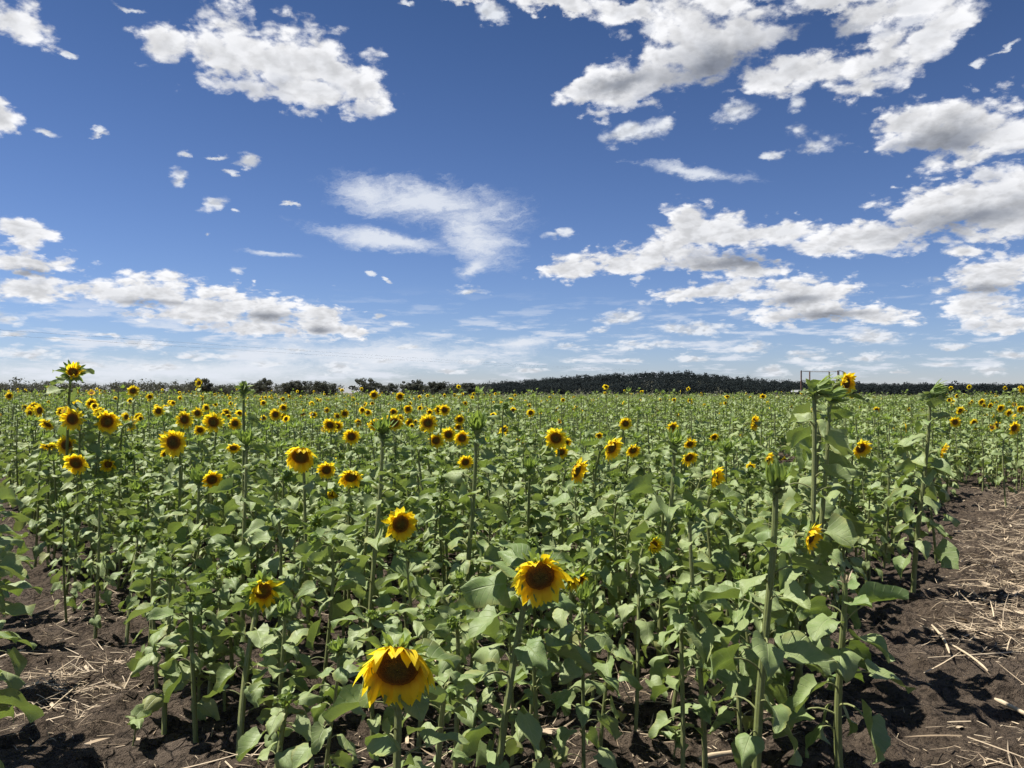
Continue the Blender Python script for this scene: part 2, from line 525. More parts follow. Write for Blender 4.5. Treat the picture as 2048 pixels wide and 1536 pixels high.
def ground_z(x, y):
    x, y = np.asarray(x, float), np.asarray(y, float)
    near = np.clip(1.3 - np.hypot(x, y) / 26.0, 0.0, 1.0)
    z = 0.09 * (fbm(x * 0.55, y * 0.55, 3, 3) - 0.5)
    z = z + 0.085 * (fbm(x * 2.6, y * 2.6, 11, 3) - 0.5)
    clod = fbm(x * 7.0, y * 7.0, 21, 3, 0.62)
    z = z + 0.085 * np.maximum(clod - 0.42, 0) * 2.0
    return z * near


# ---------------------------------------------------------------- materials
def material(name, fn):
    m = bpy.data.materials.new(name)
    m.use_nodes = True
    q = Nodes(m.node_tree)
    m.node_tree.nodes.remove(m.node_tree.nodes['Principled BSDF'])
    q.put(m.node_tree.nodes['Material Output'].inputs[0], fn(q))
    return m


def bsdf(q, col, rough=0.6, spec=0.4, bump=None, bstr=0.3, bdist=0.01, **kw):
    nd = q.n('ShaderNodeBsdfPrincipled')
    q.put(nd.inputs['Base Color'], col)
    q.put(nd.inputs['Roughness'], rough)
    q.put(nd.inputs['Specular IOR Level'], spec)
    for k, v in kw.items():
        q.put(nd.inputs[k.replace('_', ' ')], v)
    if bump is not None:
        b = q.n('ShaderNodeBump')
        b.inputs['Strength'].default_value = bstr
        b.inputs['Distance'].default_value = bdist
        q.put(b.inputs['Height'], bump)
        q.put(nd.inputs['Normal'], b.outputs[0])
    return nd.outputs[0]


def thin(q, surf, col, f):
    t = q.n('ShaderNodeBsdfTranslucent', col).outputs[0]
    return q.n('ShaderNodeMixShader', f, surf, t).outputs[0]


def lvs(q):
    a = q.n('ShaderNodeAttribute', attribute_name='lv').outputs['Vector']
    s = q.n('ShaderNodeSeparateXYZ', a)
    return s.outputs[0], s.outputs[1], q.n('ShaderNodeAttribute', attribute_name='tone').outputs['Fac']


def m_leaf(q):
    u, v, t = lvs(q)
    au = q.m('ABSOLUTE', u)
    mid = q.step(au, 0.0, 0.055, 1.0, 0.0)
    fan = q.m('FRACT', q.m('MULTIPLY', q.m('SUBTRACT', v, q.m('MULTIPLY', au, 0.30)), 6.0))
    lat = q.step(q.m('ABSOLUTE', q.m('SUBTRACT', fan, 0.5)), 0.0, 0.075, 1.0, 0.0)
    vein = q.m('MAXIMUM', mid, q.m('MULTIPLY', lat, 0.55))
    pos = q.n('ShaderNodeNewGeometry').outputs['Position']
    mot = q.noise(pos, 26.0, 4.0, 0.6).outputs['Fac']
    base = q.mix(t, (0.118, 0.186, 0.050, 1), (0.250, 0.300, 0.118, 1))
    base = q.mix(q.lin(mot, 0.35, 0.75, 0.0, 0.45), base, (0.300, 0.335, 0.170, 1))
    rim = q.m('MULTIPLY', q.step(q.m('ADD', au, q.m('MULTIPLY', mot, 0.5)), 0.95, 1.35), q.step(q.m('FRACT', q.m('MULTIPLY', t, 7.3)), 0.55, 0.8))
    base = q.mix(q.m('MULTIPLY', rim, 0.6), base, (0.30, 0.28, 0.07, 1))
    old = q.step(t, 0.955, 0.99)
    base = q.mix(q.m('MULTIPLY', old, 0.7), base, (0.22, 0.19, 0.05, 1))
    base = q.mix(q.m('MULTIPLY', vein, 0.55), base, (0.33, 0.37, 0.19, 1))
    h = q.m('SUBTRACT', q.m('MULTIPLY', mot, 0.8), vein)
    s = bsdf(q, base, q.lin(mot, 0.3, 0.8, 0.50, 0.66), 0.38, h, 0.45, 0.006)
    return thin(q, s, q.mix(t, (0.26, 0.37, 0.050, 1), (0.33, 0.42, 0.085, 1)), 0.20)


def m_stem(q):
    u, v, t = lvs(q)
    rib = q.m('SINE', q.m('MULTIPLY', u, 6.2832 * 7))
    pos = q.n('ShaderNodeNewGeometry').outputs['Position']
    n = q.noise(pos, 60.0, 3.0, 0.6).outputs['Fac']
    c = q.mix(t, (0.145, 0.172, 0.052, 1), (0.205, 0.218, 0.085, 1))
    c = q.mix(q.m('MULTIPLY', q.step(rib, 0.1, 1.0), 0.35), c, (0.220, 0.245, 0.115, 1))
    c = q.mix(q.lin(n, 0.5, 0.8, 0.0, 0.3), c, (0.24, 0.26, 0.17, 1))
    return bsdf(q, c, 0.6, 0.3, q.m('ADD', q.m('MULTIPLY', rib, 0.6), n), 0.35, 0.003)


def m_petal(q):
    u, v, t = lvs(q)
    line = q.m('SINE', q.m('MULTIPLY', u, 16.0))
    c = q.mix(t, (0.88, 0.60, 0.012, 1), (0.95, 0.75, 0.035, 1))
    c = q.mix(q.step(v, 0.42, 0.0), c, (0.70, 0.30, 0.006, 1))
    s = bsdf(q, c, 0.5, 0.3, line, 0.2, 0.002)
    return thin(q, s, q.mix(t, (0.97, 0.68, 0.012, 1), (1.0, 0.82, 0.04, 1)), 0.52)


def m_disc(q):
    u, r, t = lvs(q)
    tc = q.n('ShaderNodeNewGeometry').outputs['Position']
    vo = q.n('ShaderNodeTexVoronoi')
    q.put(vo.inputs['Vector'], tc)
    vo.inputs['Scale'].default_value = 260.0
    d = vo.outputs['Distance']
    c = q.mix(q.step(r, 0.30, 0.62), (0.080, 0.060, 0.014, 1), (0.095, 0.036, 0.009, 1))
    c = q.mix(q.m('MULTIPLY', q.step(r, 0.66, 0.98), 0.9), c, (0.34, 0.14, 0.012, 1))
    c = q.mix(q.lin(d, 0.0, 0.5, 0.55, 0.0), c, q.mix(r, (0.10, 0.08, 0.02, 1), (0.30, 0.13, 0.015, 1)))
    sp = q.m('MULTIPLY', q.m('SINE', q.m('MULTIPLY', q.m('MULTIPLY_ADD', r, 0.30, u), 6.2832 * 34)), q.m('SINE', q.m('MULTIPLY', q.m('MULTIPLY_ADD', r, -0.55, u), 6.2832 * 21)))
    c = q.mix(q.step(sp, 0.1, 0.8, 0.0, 0.55), c, (0.26, 0.15, 0.025, 1))
    return bsdf(q, c, 0.8, 0.2, q.m('SUBTRACT', 1.0, d), 0.9, 0.004)


def m_bract(q):
    u, v, t = lvs(q)
    c = q.mix(t, (0.150, 0.230, 0.055, 1), (0.215, 0.280, 0.090, 1))
    c = q.mix(q.step(q.m('ABSOLUTE', u), 0.25, 0.0, 0.0, 0.35), c, (0.22, 0.28, 0.12, 1))
    s = bsdf(q, c, 0.55, 0.35)
    return thin(q, s, (0.34, 0.46, 0.07, 1), 0.34)


def m_straw(q):
    u, v, t = lvs(q)
    pos = q.n('ShaderNodeNewGeometry').outputs['Position']
    n = q.noise(pos, 22.0, 3.0).outputs['Fac']
    c = q.mix(t, (0.21, 0.145, 0.090, 1), (0.52, 0.42, 0.29, 1))
    c = q.mix(q.lin(n, 0.35, 0.75, 0.0, 0.5), c, (0.40, 0.31, 0.20, 1))
    return bsdf(q, c, 0.6, 0.3, q.m('SINE', q.m('MULTIPLY', u, 40.0)), 0.2, 0.002)


def m_soil(q):
    pos = q.n('ShaderNodeNewGeometry').outputs['Position']
    a = q.noise(pos, 1.1, 5.0, 0.6).outputs['Fac']
    b = q.noise(pos, 9.0, 7.0, 0.65).outputs['Fac']
    c = q.noise(pos, 55.0, 5.0, 0.65).outputs['Fac']
    cr = q.n('ShaderNodeTexVoronoi', feature='DISTANCE_TO_EDGE')
    q.put(cr.inputs['Vector'], q.v('ADD', pos, q.v('SCALE', q.noise(pos, 7.0, 3.0).outputs['Color'], scale=0.10)))
    cr.inputs['Scale'].default_value = 7.5
    crack = q.step(cr.outputs['Distance'], 0.0, 0.045, 1.0, 0.0)
    crack = q.m('MULTIPLY', crack, q.step(a, 0.50, 0.64))
    col = q.mix(q.lin(b, 0.3, 0.7), (0.056, 0.041, 0.029, 1), (0.122, 0.092, 0.067, 1))
    col = q.mix(q.m('MULTIPLY', q.step(a, 0.5, 0.68), 0.5), col, (0.140, 0.109, 0.085, 1))
    pit = q.noise(pos, 24.0, 5.0, 0.7).outputs['Fac']
    col = q.mix(q.step(pit, 0.50, 0.40, 0.0, 0.72), col, (0.016, 0.012, 0.009, 1))
    col = q.mix(q.step(pit, 0.60, 0.74, 0.0, 0.5), col, (0.150, 0.118, 0.092, 1))
    col = q.mix(q.m('MULTIPLY', crack, 0.55), col, (0.025, 0.018, 0.015, 1))
    chaff = q.m('MULTIPLY', q.step(c, 0.66, 0.74), q.step(b, 0.44, 0.60))
    col = q.mix(q.m('MULTIPLY', chaff, 0.75), col, (0.30, 0.23, 0.15, 1))
    # beyond the crop the land is dry grass
    y = q.n('ShaderNodeSeparateXYZ', pos).outputs[1]
    dry = q.step(q.m('ADD', y, q.m('MULTIPLY', q.m('SUBTRACT', q.noise(pos, 0.05, 3.0).outputs['Fac'], 0.5), 30.0)), 98.0, 112.0)
    g = q.mix(q.noise(pos, 0.03, 6.0, 0.6).outputs['Fac'], (0.20, 0.115, 0.060, 1), (0.27, 0.20, 0.10, 1))
    x = q.n('ShaderNodeSeparateXYZ', pos).outputs[0]
    g = q.mix(q.step(q.m('DIVIDE', x, y), -0.42, -0.10), g, (0.060, 0.056, 0.030, 1))
    col = q.mix(dry, col, g)
    h = q.m('ADD', q.m('MULTIPLY_ADD', pit, 1.2, b), q.m('MULTIPLY', c, 0.5))
    h = q.m('SUBTRACT', h, q.m('MULTIPLY', crack, 0.7))
    return bsdf(q, col, 0.95, 0.15, h, 1.0, 0.05)


def m_plain(col, col2, scale=3.0, rough=0.8, spec=0.25, trans=0.0):
    def fn(q):
        u, v, t = lvs(q)
        pos = q.n('ShaderNodeNewGeometry').outputs['Position']
        n = q.noise(pos, scale, 4.0, 0.6).outputs['Fac']
        c = q.mix(q.m('MULTIPLY_ADD', n, 0.6, q.m('MULTIPLY', t, 0.4), clamp=True), (*col, 1), (*col2, 1))
        s = bsdf(q, c, rough, spec)
        return thin(q, s, c, trans) if trans else s
    return fn


M = dict(
    leaf=material('leaf_green', m_leaf), stem=material('stem_green', m_stem), petal=material('petal_yellow', m_petal), disc=material('disc_brown', m_disc),
    bract=material('bract_green', m_bract), straw=material('straw', m_straw), soil=material('soil', m_soil),
    floret=material('floret_green', m_plain((0.16, 0.19, 0.03), (0.30, 0.28, 0.04), 300.0)),
    gum=material('gum_foliage', m_plain((0.055, 0.062, 0.045), (0.092, 0.098, 0.070), 0.4, 0.8, 0.2, 0.3)),
    wood=material('forest_foliage', m_plain((0.024, 0.031, 0.033), (0.036, 0.044, 0.042), 0.05, 0.95, 0.03, 0.35)),  # cloud shadow over the hill is put into this dark bluish colour
    bark=material('gum_bark', m_plain((0.10, 0.085, 0.07), (0.22, 0.20, 0.17), 2.0)),
    hill=material('hill_floor', m_plain((0.030, 0.034, 0.020), (0.06, 0.055, 0.03), 0.1)),
    drygrass=material('dry_grass', m_plain((0.20, 0.10, 0.05), (0.34, 0.22, 0.11), 1.5, 0.8, 0.2, 0.2)),
    rust=material('rusty_steel', m_plain((0.13, 0.06, 0.04), (0.23, 0.15, 0.12), 6.0, 0.7, 0.4)),
    galv=material('galvanised_steel', m_plain((0.36, 0.37, 0.38), (0.50, 0.50, 0.50), 8.0, 0.45, 0.5)),
    cable=material('dark_cable', m_plain((0.05, 0.05, 0.055), (0.08, 0.08, 0.08), 2.0, 0.6)),
)
# ---------------------------------------------------------------- setting: ground, hill
def build_ground():
    def axis(lo, hi, st, far_lo, far_hi):
        core = list(np.arange(lo, hi + 1e-6, st))
        a, s = [lo], st
        while a[-1] > far_lo:
            s *= 1.16
            a.append(a[-1] - s)
        b, s = [hi], st
        while b[-1] < far_hi:
            s *= 1.16
            b.append(b[-1] + s)
        return np.array(a[:0:-1] + core + b[1:])
    xs = axis(-5.5, 7.5, 0.035, -6000, 6000)
    ys = axis(1.8, 11.0, 0.035, -300, 9000)
    X, Y = np.meshgrid(xs, ys)
    Z = ground_z(X, Y)
    g = Geo()
    g.add(np.stack([X, Y, Z], -1), grid_faces(1, len(ys), len(xs)), np.zeros((X.size, 2)), np.zeros(X.size))
    o = g.build('ground', M['soil'])
    o['kind'] = 'structure'


build_ground()

RIDGE = [(700, 793), (840, 782), (880, 776), (960, 770), (1000, 765), (1060, 760), (1130, 755), (1200, 749), (1290, 746), (1350, 743), (1400, 748), (1450, 755), (1520, 760), (1600, 765), (1700, 769), (1800, 771), (1900, 772), (2048, 773), (2400, 776), (2900, 784)]
HILL_D = 600.0


def hill_z(x, y):
    px = 1024 + x / HILL_D * F
    top = np.interp(px, [p for p, _ in RIDGE], [t for _, t in RIDGE])
    ridge = np.maximum((HOR - top) / F * HILL_D + H - 6.2, 0.0)
    s = np.clip((y - 430.0) / (HILL_D - 430.0), 0, 1)
    s = s * s * (3 - 2 * s)
    back = np.clip(1 - (y - 640.0) / 260.0, 0, 1)
    return ridge * s * back


def build_hill():
    xs, ys = np.linspace(-160, 860, 103), np.linspace(420, 900, 49)
    X, Y = np.meshgrid(xs, ys)
    g = Geo()
    g.add(np.stack([X, Y, hill_z(X, Y) + 0.01], -1), grid_faces(1, len(ys), len(xs)), np.zeros((X.size, 2)), np.full(X.size, 0.5))
    o = g.build('hill', M['hill'])
    o['kind'] = 'structure'


build_hill()


def clump(g, rng, c, r, n, size, flat=0.75):
    """n leaf sprays on and in an ellipsoid"""
    d = unit(rng.normal(size=(n, 3)))
    p = c + d * r * (rng.uniform(0.35, 1.0, (n, 1)) ** 0.5) * np.array([1, 1, flat])
    a = unit(rng.normal(size=(n, 3)) * 0.55 + d + np.array((0, 0, 0.25)))
    b = unit(np.cross(a, rng.normal(size=(n, 3))))
    c2 = np.cross(a, b)
    s = size * rng.uniform(0.55, 1.3, (n, 1))
    q = np.stack([p - b * s, p - c2 * s * 0.55, p + b * s, p + c2 * s * 0.6], 1)
    g.add(q, np.arange(4 * n).reshape(n, 4), np.zeros((4 * n, 2)), np.repeat(rng.uniform(0, 1, n) * 0.35 + rng.uniform(0, 0.65), 4))


def forest(name, label, pts, hts, rng, mat, zf, per=62):
    g = Geo()
    for (x, y), h in zip(pts, hts):
        z = float(zf(np.float64(x), np.float64(y)))
        k = rng.integers(4, 7)
        for j in range(k):
            a, rr = rng.uniform(0, 6.28), h * rng.uniform(0.08, 0.28)
            c = np.array((x + rr * math.cos(a), y + rr * math.sin(a), z + h * rng.uniform(0.5, 0.86)))
            clump(g, rng, c, h * rng.uniform(0.15, 0.27), per // k, 0.060 * h, 0.8)
        clump(g, rng, np.array((x, y, z + h * 0.28)), h * 0.3, 12, 0.13 * h, 0.8)
    o = g.build(name, mat, smooth=False)
    tag(o, label, 'woodland')
    o['kind'] = 'stuff'


def forests():
    rng = np.random.default_rng(5)
    pts, hts = [], []
    for _ in range(3700):
        y = rng.uniform(425, 665)
        x = rng.uniform(-0.20, 0.86) * y
        px = 1024 + x / y * F
        if px < 830 or (px < 960 and y < 520):
            continue
        pts.append((x, y))
        hts.append(rng.uniform(4.5, 7.6) * (1.22 if rng.random() < 0.07 else 1))
    forest('forest', 'dark wooded hill of dense eucalypts beyond the crop', pts, hts, rng, M['wood'], hill_z, 84)
    pts, hts = [], []
    for _ in range(430):
        y = rng.uniform(300, 400)
        x = -rng.uniform(0.40, 0.86) * y
        pts.append((x, y))
        hts.append(rng.uniform(5.0, 7.2) * (1.2 if rng.random() < 0.06 else 1))
    for _ in range(420):
        y = rng.uniform(380, 430)
        x = rng.uniform(-0.44, -0.03) * y
        if abs(1024 + x / y * F - 700) < 16 or fbm(np.float64(x * 0.06), np.float64(2.0), 55, 2) < 0.40:
            continue
        pts.append((x, y))
        hts.append(rng.uniform(3.2, 7.4))
    forest('woodland', 'low grey-green belt of scrub and gums beyond the dry paddock', pts, hts, rng, M['gum'], lambda x, y: 0.0, 52)


forests()

# single gum trees on the skyline left of the hill: centre column, top row, half width, airiness, label
GUMS = [
    (402, 757, 27, 0.15, 'rounded gum tree with a full dome crown, at the end of the scrub belt'),
    (452, 772, 24, 0.2, 'low squat gum tree right of the domed gum on the skyline'),
    (520, 756, 26, 0.55, 'airy gum tree with two thin feathery crowns on the skyline'),
    (590, 758, 28, 0.15, 'dark dense gum tree with a peaked crown beside the airy twin-crowned gum'),
    (645, 764, 29, 0.1, 'broad dark gum tree just left of the open gap in the skyline trees'),
    (735, 758, 27, 0.5, 'ragged gum tree with spiky see-through top, right of the skyline gap'),
    (777, 768, 22, 0.3, 'low rounded gum tree between the ragged gum and the umbrella-topped gum'),
    (825, 760, 21, 0.5, 'slim gum tree with an umbrella top above bare limbs on the skyline'),
    (873, 763, 20, 0.4, 'upright gum tree with layered crown, second before the wooded hill'),
    (908, 770, 19, 0.2, 'small dark gum tree at the foot of the wooded hill'),
    (706, 768, 9, 0.7, 'thin dead-looking sapling standing in the gap of the skyline trees'),
    (940, 766, 20, 0.2, 'tall gum tree joining the left end of the wooded hill'),
]


def gum(px, top, hw, airy, label, k):
    rng = np.random.default_rng(100 + k)
    d = rng.uniform(285, 325)
    x = (px - 1024) / F * d
    h = (HOR - top) / F * d + H
    w = hw / F * d
    root = empty('gum_tree', (x, d, 0))
    tag(root, label, 'tree', 'gum trees on the skyline')
    tr, cr = Geo(), Geo()
    fork = h * rng.uniform(0.22, 0.34)
    base = np.zeros(3)
    top0 = np.array((rng.uniform(-0.1, 0.1) * w, 0, fork))
    tubes(tr, np.stack([base, (base + top0) / 2 + 0.03, top0])[None], np.array([[0.028, 0.023, 0.02]]) * h, 7, [0.5])
    n = int(rng.integers(10, 14)) if hw > 12 else 3
    for j in range(n):
        a = 2.4 * j + rng.uniform(0, 0.6)
        rr = w * (0.78 * math.sqrt((j + 0.5) / n))
        e = np.array((rr * math.cos(a), rr * math.sin(a) * 0.9, h * (0.84 - 0.30 * (rr / w) ** 2 - rng.uniform(0, 0.40 - 0.15 * airy))))
        mid = top0 * 0.5 + e * 0.5 + np.array((0, 0, 0.06 * h))
        tubes(tr, np.stack([top0 * 0.96, mid, e])[None], np.array([[0.013, 0.009, 0.003]]) * h, 5, [0.5])
        for s in range(4):
            c = e + rng.normal(size=3) * w * 0.24 * np.array([1, 1, 0.9])
            c[2] = min(c[2], h * 0.93)
            clump(cr, rng, c, w * rng.uniform(0.18, 0.32) * (1 - 0.25 * airy), int(110 * (1 - 0.45 * airy)), 0.050 * h * (1 - 0.3 * airy), 0.75)
    tr.build('trunk', M['bark'], root)
    cr.build('crown', M['gum'], root, smooth=False)


for k, a in enumerate(GUMS):
    gum(*a, k)


def dry_grass():
    """tall dry reddish grass along the far edges of the crop"""
    rng = np.random.default_rng(8)
    g = Geo()
    n = 9000
    y = rng.uniform(60, 95, n)
    x = np.where(rng.random(n) < 0.9, -rng.uniform(0.36, 0.80, n) * y, rng.uniform(-0.36, -0.16, n) * y)
    y = np.where(x > -0.36 * y, y + 46, y + 12)
    x = np.where(y > 105, x * 1.8, x)
    p = np.stack([x, y, np.zeros(n)], -1)
    a = rng.uniform(0, 6.28, n)
    tg = np.stack([np.cos(a), np.sin(a), 0 * a], -1)
    d0 = np.stack([rng.normal(size=n) * 0.2, rng.normal(size=n) * 0.2, np.ones(n)], -1)
    ribbons(g, p, d0, tg, rng.uniform(0.7, 1.35, n), rng.uniform(0.05, 0.12, n), rng.uniform(0.1, 0.5, n), np.zeros(n), rng.uniform(0, 1, n), 3, 0.4, 1, 0)
    o = g.build('dry_grass', M['drygrass'])
    tag(o, 'tall reddish dry grass along the far edge of the crop', 'grass')
    o['kind'] = 'stuff'


dry_grass()


def platform():
    d = 44.0
    x0, x1, x2, x3 = [(p - 1024) / F * d for p in (1602.5, 1676, 1684, 1692.5)]
    zt, zm, zd = [H + (HOR - p) / F * d for p in (741, 760.5, 781)]
    dep = 1.5
    xa = (1619.5 - 1024) / F * (d + dep)
    cx, cy = (x0 + x1) / 2, d + dep / 2
    root = empty('viewing_platform', (cx, cy, 0))
    tag(root, 'rusty steel viewing platform with open pipe railings standing in the crop', 'platform')
    og = np.array((cx, cy, 0))
    for (px, py) in ((x0, d), (x1, d), (xa, d + dep), (x1 + 0.12, d + dep)):
        g = Geo()
        box(g, (px, py, zt / 2), (0.06, 0.06, zt))
        g.build('post', M['rust'], root, False, og)
    for z in (zt - 0.03, zm):
        for (a, b) in (((x0, d), (x1, d)), ((xa, d + dep), (x1 + 0.12, d + dep)), ((x0, d), (xa, d + dep)), ((x1, d), (x1 + 0.12, d + dep))):
            g = Geo()
            tubes(g, np.array([[(*a, z), ((a[0] + b[0]) / 2, (a[1] + b[1]) / 2, z - 0.01), (*b, z)]]), np.full((1, 3), 0.018), 6, [0.5])
            g.build('rail', M['galv'], root, True, og)
    g = Geo()
    box(g, (cx, cy, zd - 0.05), (x1 - x0 + 0.06, dep + 0.1, 0.08))
    for k in range(7):
        box(g, (x0 + (k + 0.5) * (x1 - x0) / 7, cy, zd + 0.016), ((x1 - x0) / 7 - 0.03, dep + 0.1, 0.03))
    g.build('deck', M['galv'], root, False, og)
    # ladder hoop beside the platform
    g = Geo()
    hoop = [(x2, d + 0.4, zd), (x2, d + 0.4, zt + 0.02), (x3, d + 0.4, zt - 0.04), (x3, d + 0.4, 0.0)]
    for a, b in zip(hoop[:-1], hoop[1:]):
        m = tuple((np.array(a) + np.array(b)) / 2)
        tubes(g, np.array([[a, m, b]]), np.full((1, 3), 0.03), 6, [0.3])
    for k in range(6):
        z = 0.3 + k * (zd - 0.3) / 6
        tubes(g, np.array([[(x2, d + 0.4, z), ((x2 + x3) / 2, d + 0.4, z), (x3, d + 0.4, z)]]), np.full((1, 3), 0.018), 5, [0.3])
    g.build('ladder', M['galv'], root, True, og)


platform()


def power_line():
    a, b = at(-240, 643, 95), at(1330, 742, 560)
    a2, b2 = at(-240, 655, 95), at(1330, 744, 560)
    root = empty('power_line', tuple(a))
    tag(root, 'two faint overhead power cables sloping down the sky toward the wooded hill', 'power line')
    for p, q in ((a, b), (a2, b2)):
        t = np.linspace(0, 1, 60)[:, None]
        path = p + (q - p) * t
        g = Geo()
        path[:, 2] -= 2.0 * 4 * t[:, 0] * (1 - t[:, 0]) * 0.5
        tubes(g, path[None], np.full((1, 60), 0.011), 5, [0.5])
        g.build('cable', M['cable'], root, True, a)


power_line()
# ---------------------------------------------------------------- sunflower plants
LEAF_RES = {0: (12, 8), 1: (9, 6), 2: (6, 4), 3: (3, 2), 4: (2, 2)}


def along(path, t):
    """points on n polylines (n, k, 3) at fractions (n, m)"""
    n, k, _ = path.shape
    s = np.clip(t, 0, 1) * (k - 1)
    i = np.minimum(s.astype(int), k - 2)
    f = (s - i)[..., None]
    r = np.arange(n)[:, None]
    return path[r, i] * (1 - f) + path[r, i + 1] * f


def clear_view(pos, az, L, lp, a1, lod):
    """turn away, or leave out, leaves that would hang in front of a head one can make out"""
    show = np.ones(az.shape, bool)
    if lod > 2:
        return az, show

    def hides(a):
        c = pos + np.stack([np.cos(a), np.sin(a), 0 * a], -1) * (lp * 0.8 + L * 0.42)[..., None]
        c[..., 2] += lp * 0.35 + L * 0.42 * np.sin(a1 - 0.3)
        y = np.maximum(c[..., 1], 0.3)
        px, py = 1024 + c[..., 0] / y * F, HOR - (c[..., 2] - H) / y * F
        r = 0.40 * L / y * F
        bad = np.zeros(a.shape, bool)
        for hx, hy, hs, hd in HP:
            if hs > 12:
                bad |= (y < hd + 0.03) & ((px - hx) ** 2 + (py - hy) ** 2 < (hs * 0.47 + r) ** 2)
        return bad

    b = hides(az)
    az = np.where(b, az + np.pi * 0.8, az)
    return az, ~(b & hides(az))


def foliage(g, rng, path, nleaf, Lmax, lod, tone0, t_lo=0.10, t_hi=0.97, petiole_geo=None):
    n = len(path)
    i = np.arange(nleaf)[None]
    t = t_lo + (t_hi - t_lo) * ((i + rng.uniform(0, 0.8, (n, nleaf))) / nleaf)
    pos = along(path, t)
    az = rng.uniform(0, 6.28, (n, 1)) + i * 2.39996 + rng.normal(size=(n, nleaf)) * 0.25
    prof = np.interp(t, [0, 0.12, 0.45, 0.75, 1.0], [0.62, 0.86, 1.0, 0.86, 0.36])
    L = Lmax[:, None] * prof * rng.uniform(0.78, 1.15, (n, nleaf))
    W = rng.uniform(0.33, 0.43, (n, nleaf))
    lp = L * rng.uniform(0.55, 1.0, (n, nleaf)) * np.interp(t, [0, 0.8, 1], [1.0, 0.9, 0.4])
    a0 = np.interp(t, [0, 1], [0.75, 1.1]) + rng.normal(size=t.shape) * 0.12
    a1 = np.interp(t, [0, 0.35, 0.8, 1.0], [-0.85, -0.32, 0.0 if lod < 3 else -0.2, 0.55 if lod < 3 else 0.0]) + rng.normal(size=t.shape) * 0.25
    q = [pos]
    az, show = clear_view(pos, az, L, lp, a1, lod)
    hz = np.stack([np.cos(az), np.sin(az)], -1)
    segs = 5 if lod < 2 else 2
    p = pos
    for s in range(segs):
        a = a0 + (a1 - a0) * ((s + 0.5) / segs) ** 1.3
        p = p + np.concatenate([hz * np.cos(a)[..., None], np.sin(a)[..., None]], -1) * (lp / segs)[..., None]
        q.append(p)
    fl = lambda x: x.reshape(-1)
    droop = np.interp(t, [0, 0.5, 1], [0.55, 0.75, 0.45]) * rng.uniform(0.3, 1.5, t.shape)
    tone = np.clip(rng.uniform(0, 1, t.shape) * 0.75 + tone0[:, None] * 0.2, 0, 0.94)
    tone = np.where((t < 0.22) & (rng.random(t.shape) < 0.10), 0.975, tone)
    nv, nu = LEAF_RES[lod]
    ks = fl(show)
    leaves(g, p.reshape(-1, 3)[ks], *[fl(z)[ks] for z in (az, a1, droop, L, W, rng.uniform(0.02, 0.5, t.shape), rng.normal(size=t.shape) * 0.38, tone)], rng, nv, nu)
    if lod < 3:
        pg = petiole_geo if petiole_geo is not None else g
        pp = np.stack(q, 2).reshape(-1, segs + 1, 3)
        r = np.clip(fl(L) * 0.024, 0.0016, 0.0048)[:, None] * np.linspace(1.25, 0.8, segs + 1)[None]
        tubes(pg, pp[ks], r[ks], 5 if lod == 0 else 4 if lod == 1 else 3, (fl(tone) * 0 + 0.9)[ks])


def frame(f):
    f = unit(np.asarray(f, float))
    up = np.array([0, 0, 1.0]) if abs(f[2]) < 0.95 else np.array([0, 1.0, 0])
    e2 = unit(up - f * (up @ f))
    return f, np.cross(e2, f), e2


def facing(yaw, pitch):
    y, p = R(yaw), R(pitch)
    return np.array((math.sin(y) * math.cos(p), -math.cos(y) * math.cos(p), math.sin(p)))


def ring(f, e1, e2, n, rng, jit=0.08, off=0.0):
    a = np.arange(n) * 2 * np.pi / n + off + rng.normal(size=n) * jit
    rad = np.cos(a)[:, None] * e1 + np.sin(a)[:, None] * e2
    tan = -np.sin(a)[:, None] * e1 + np.cos(a)[:, None] * e2
    return rad, tan


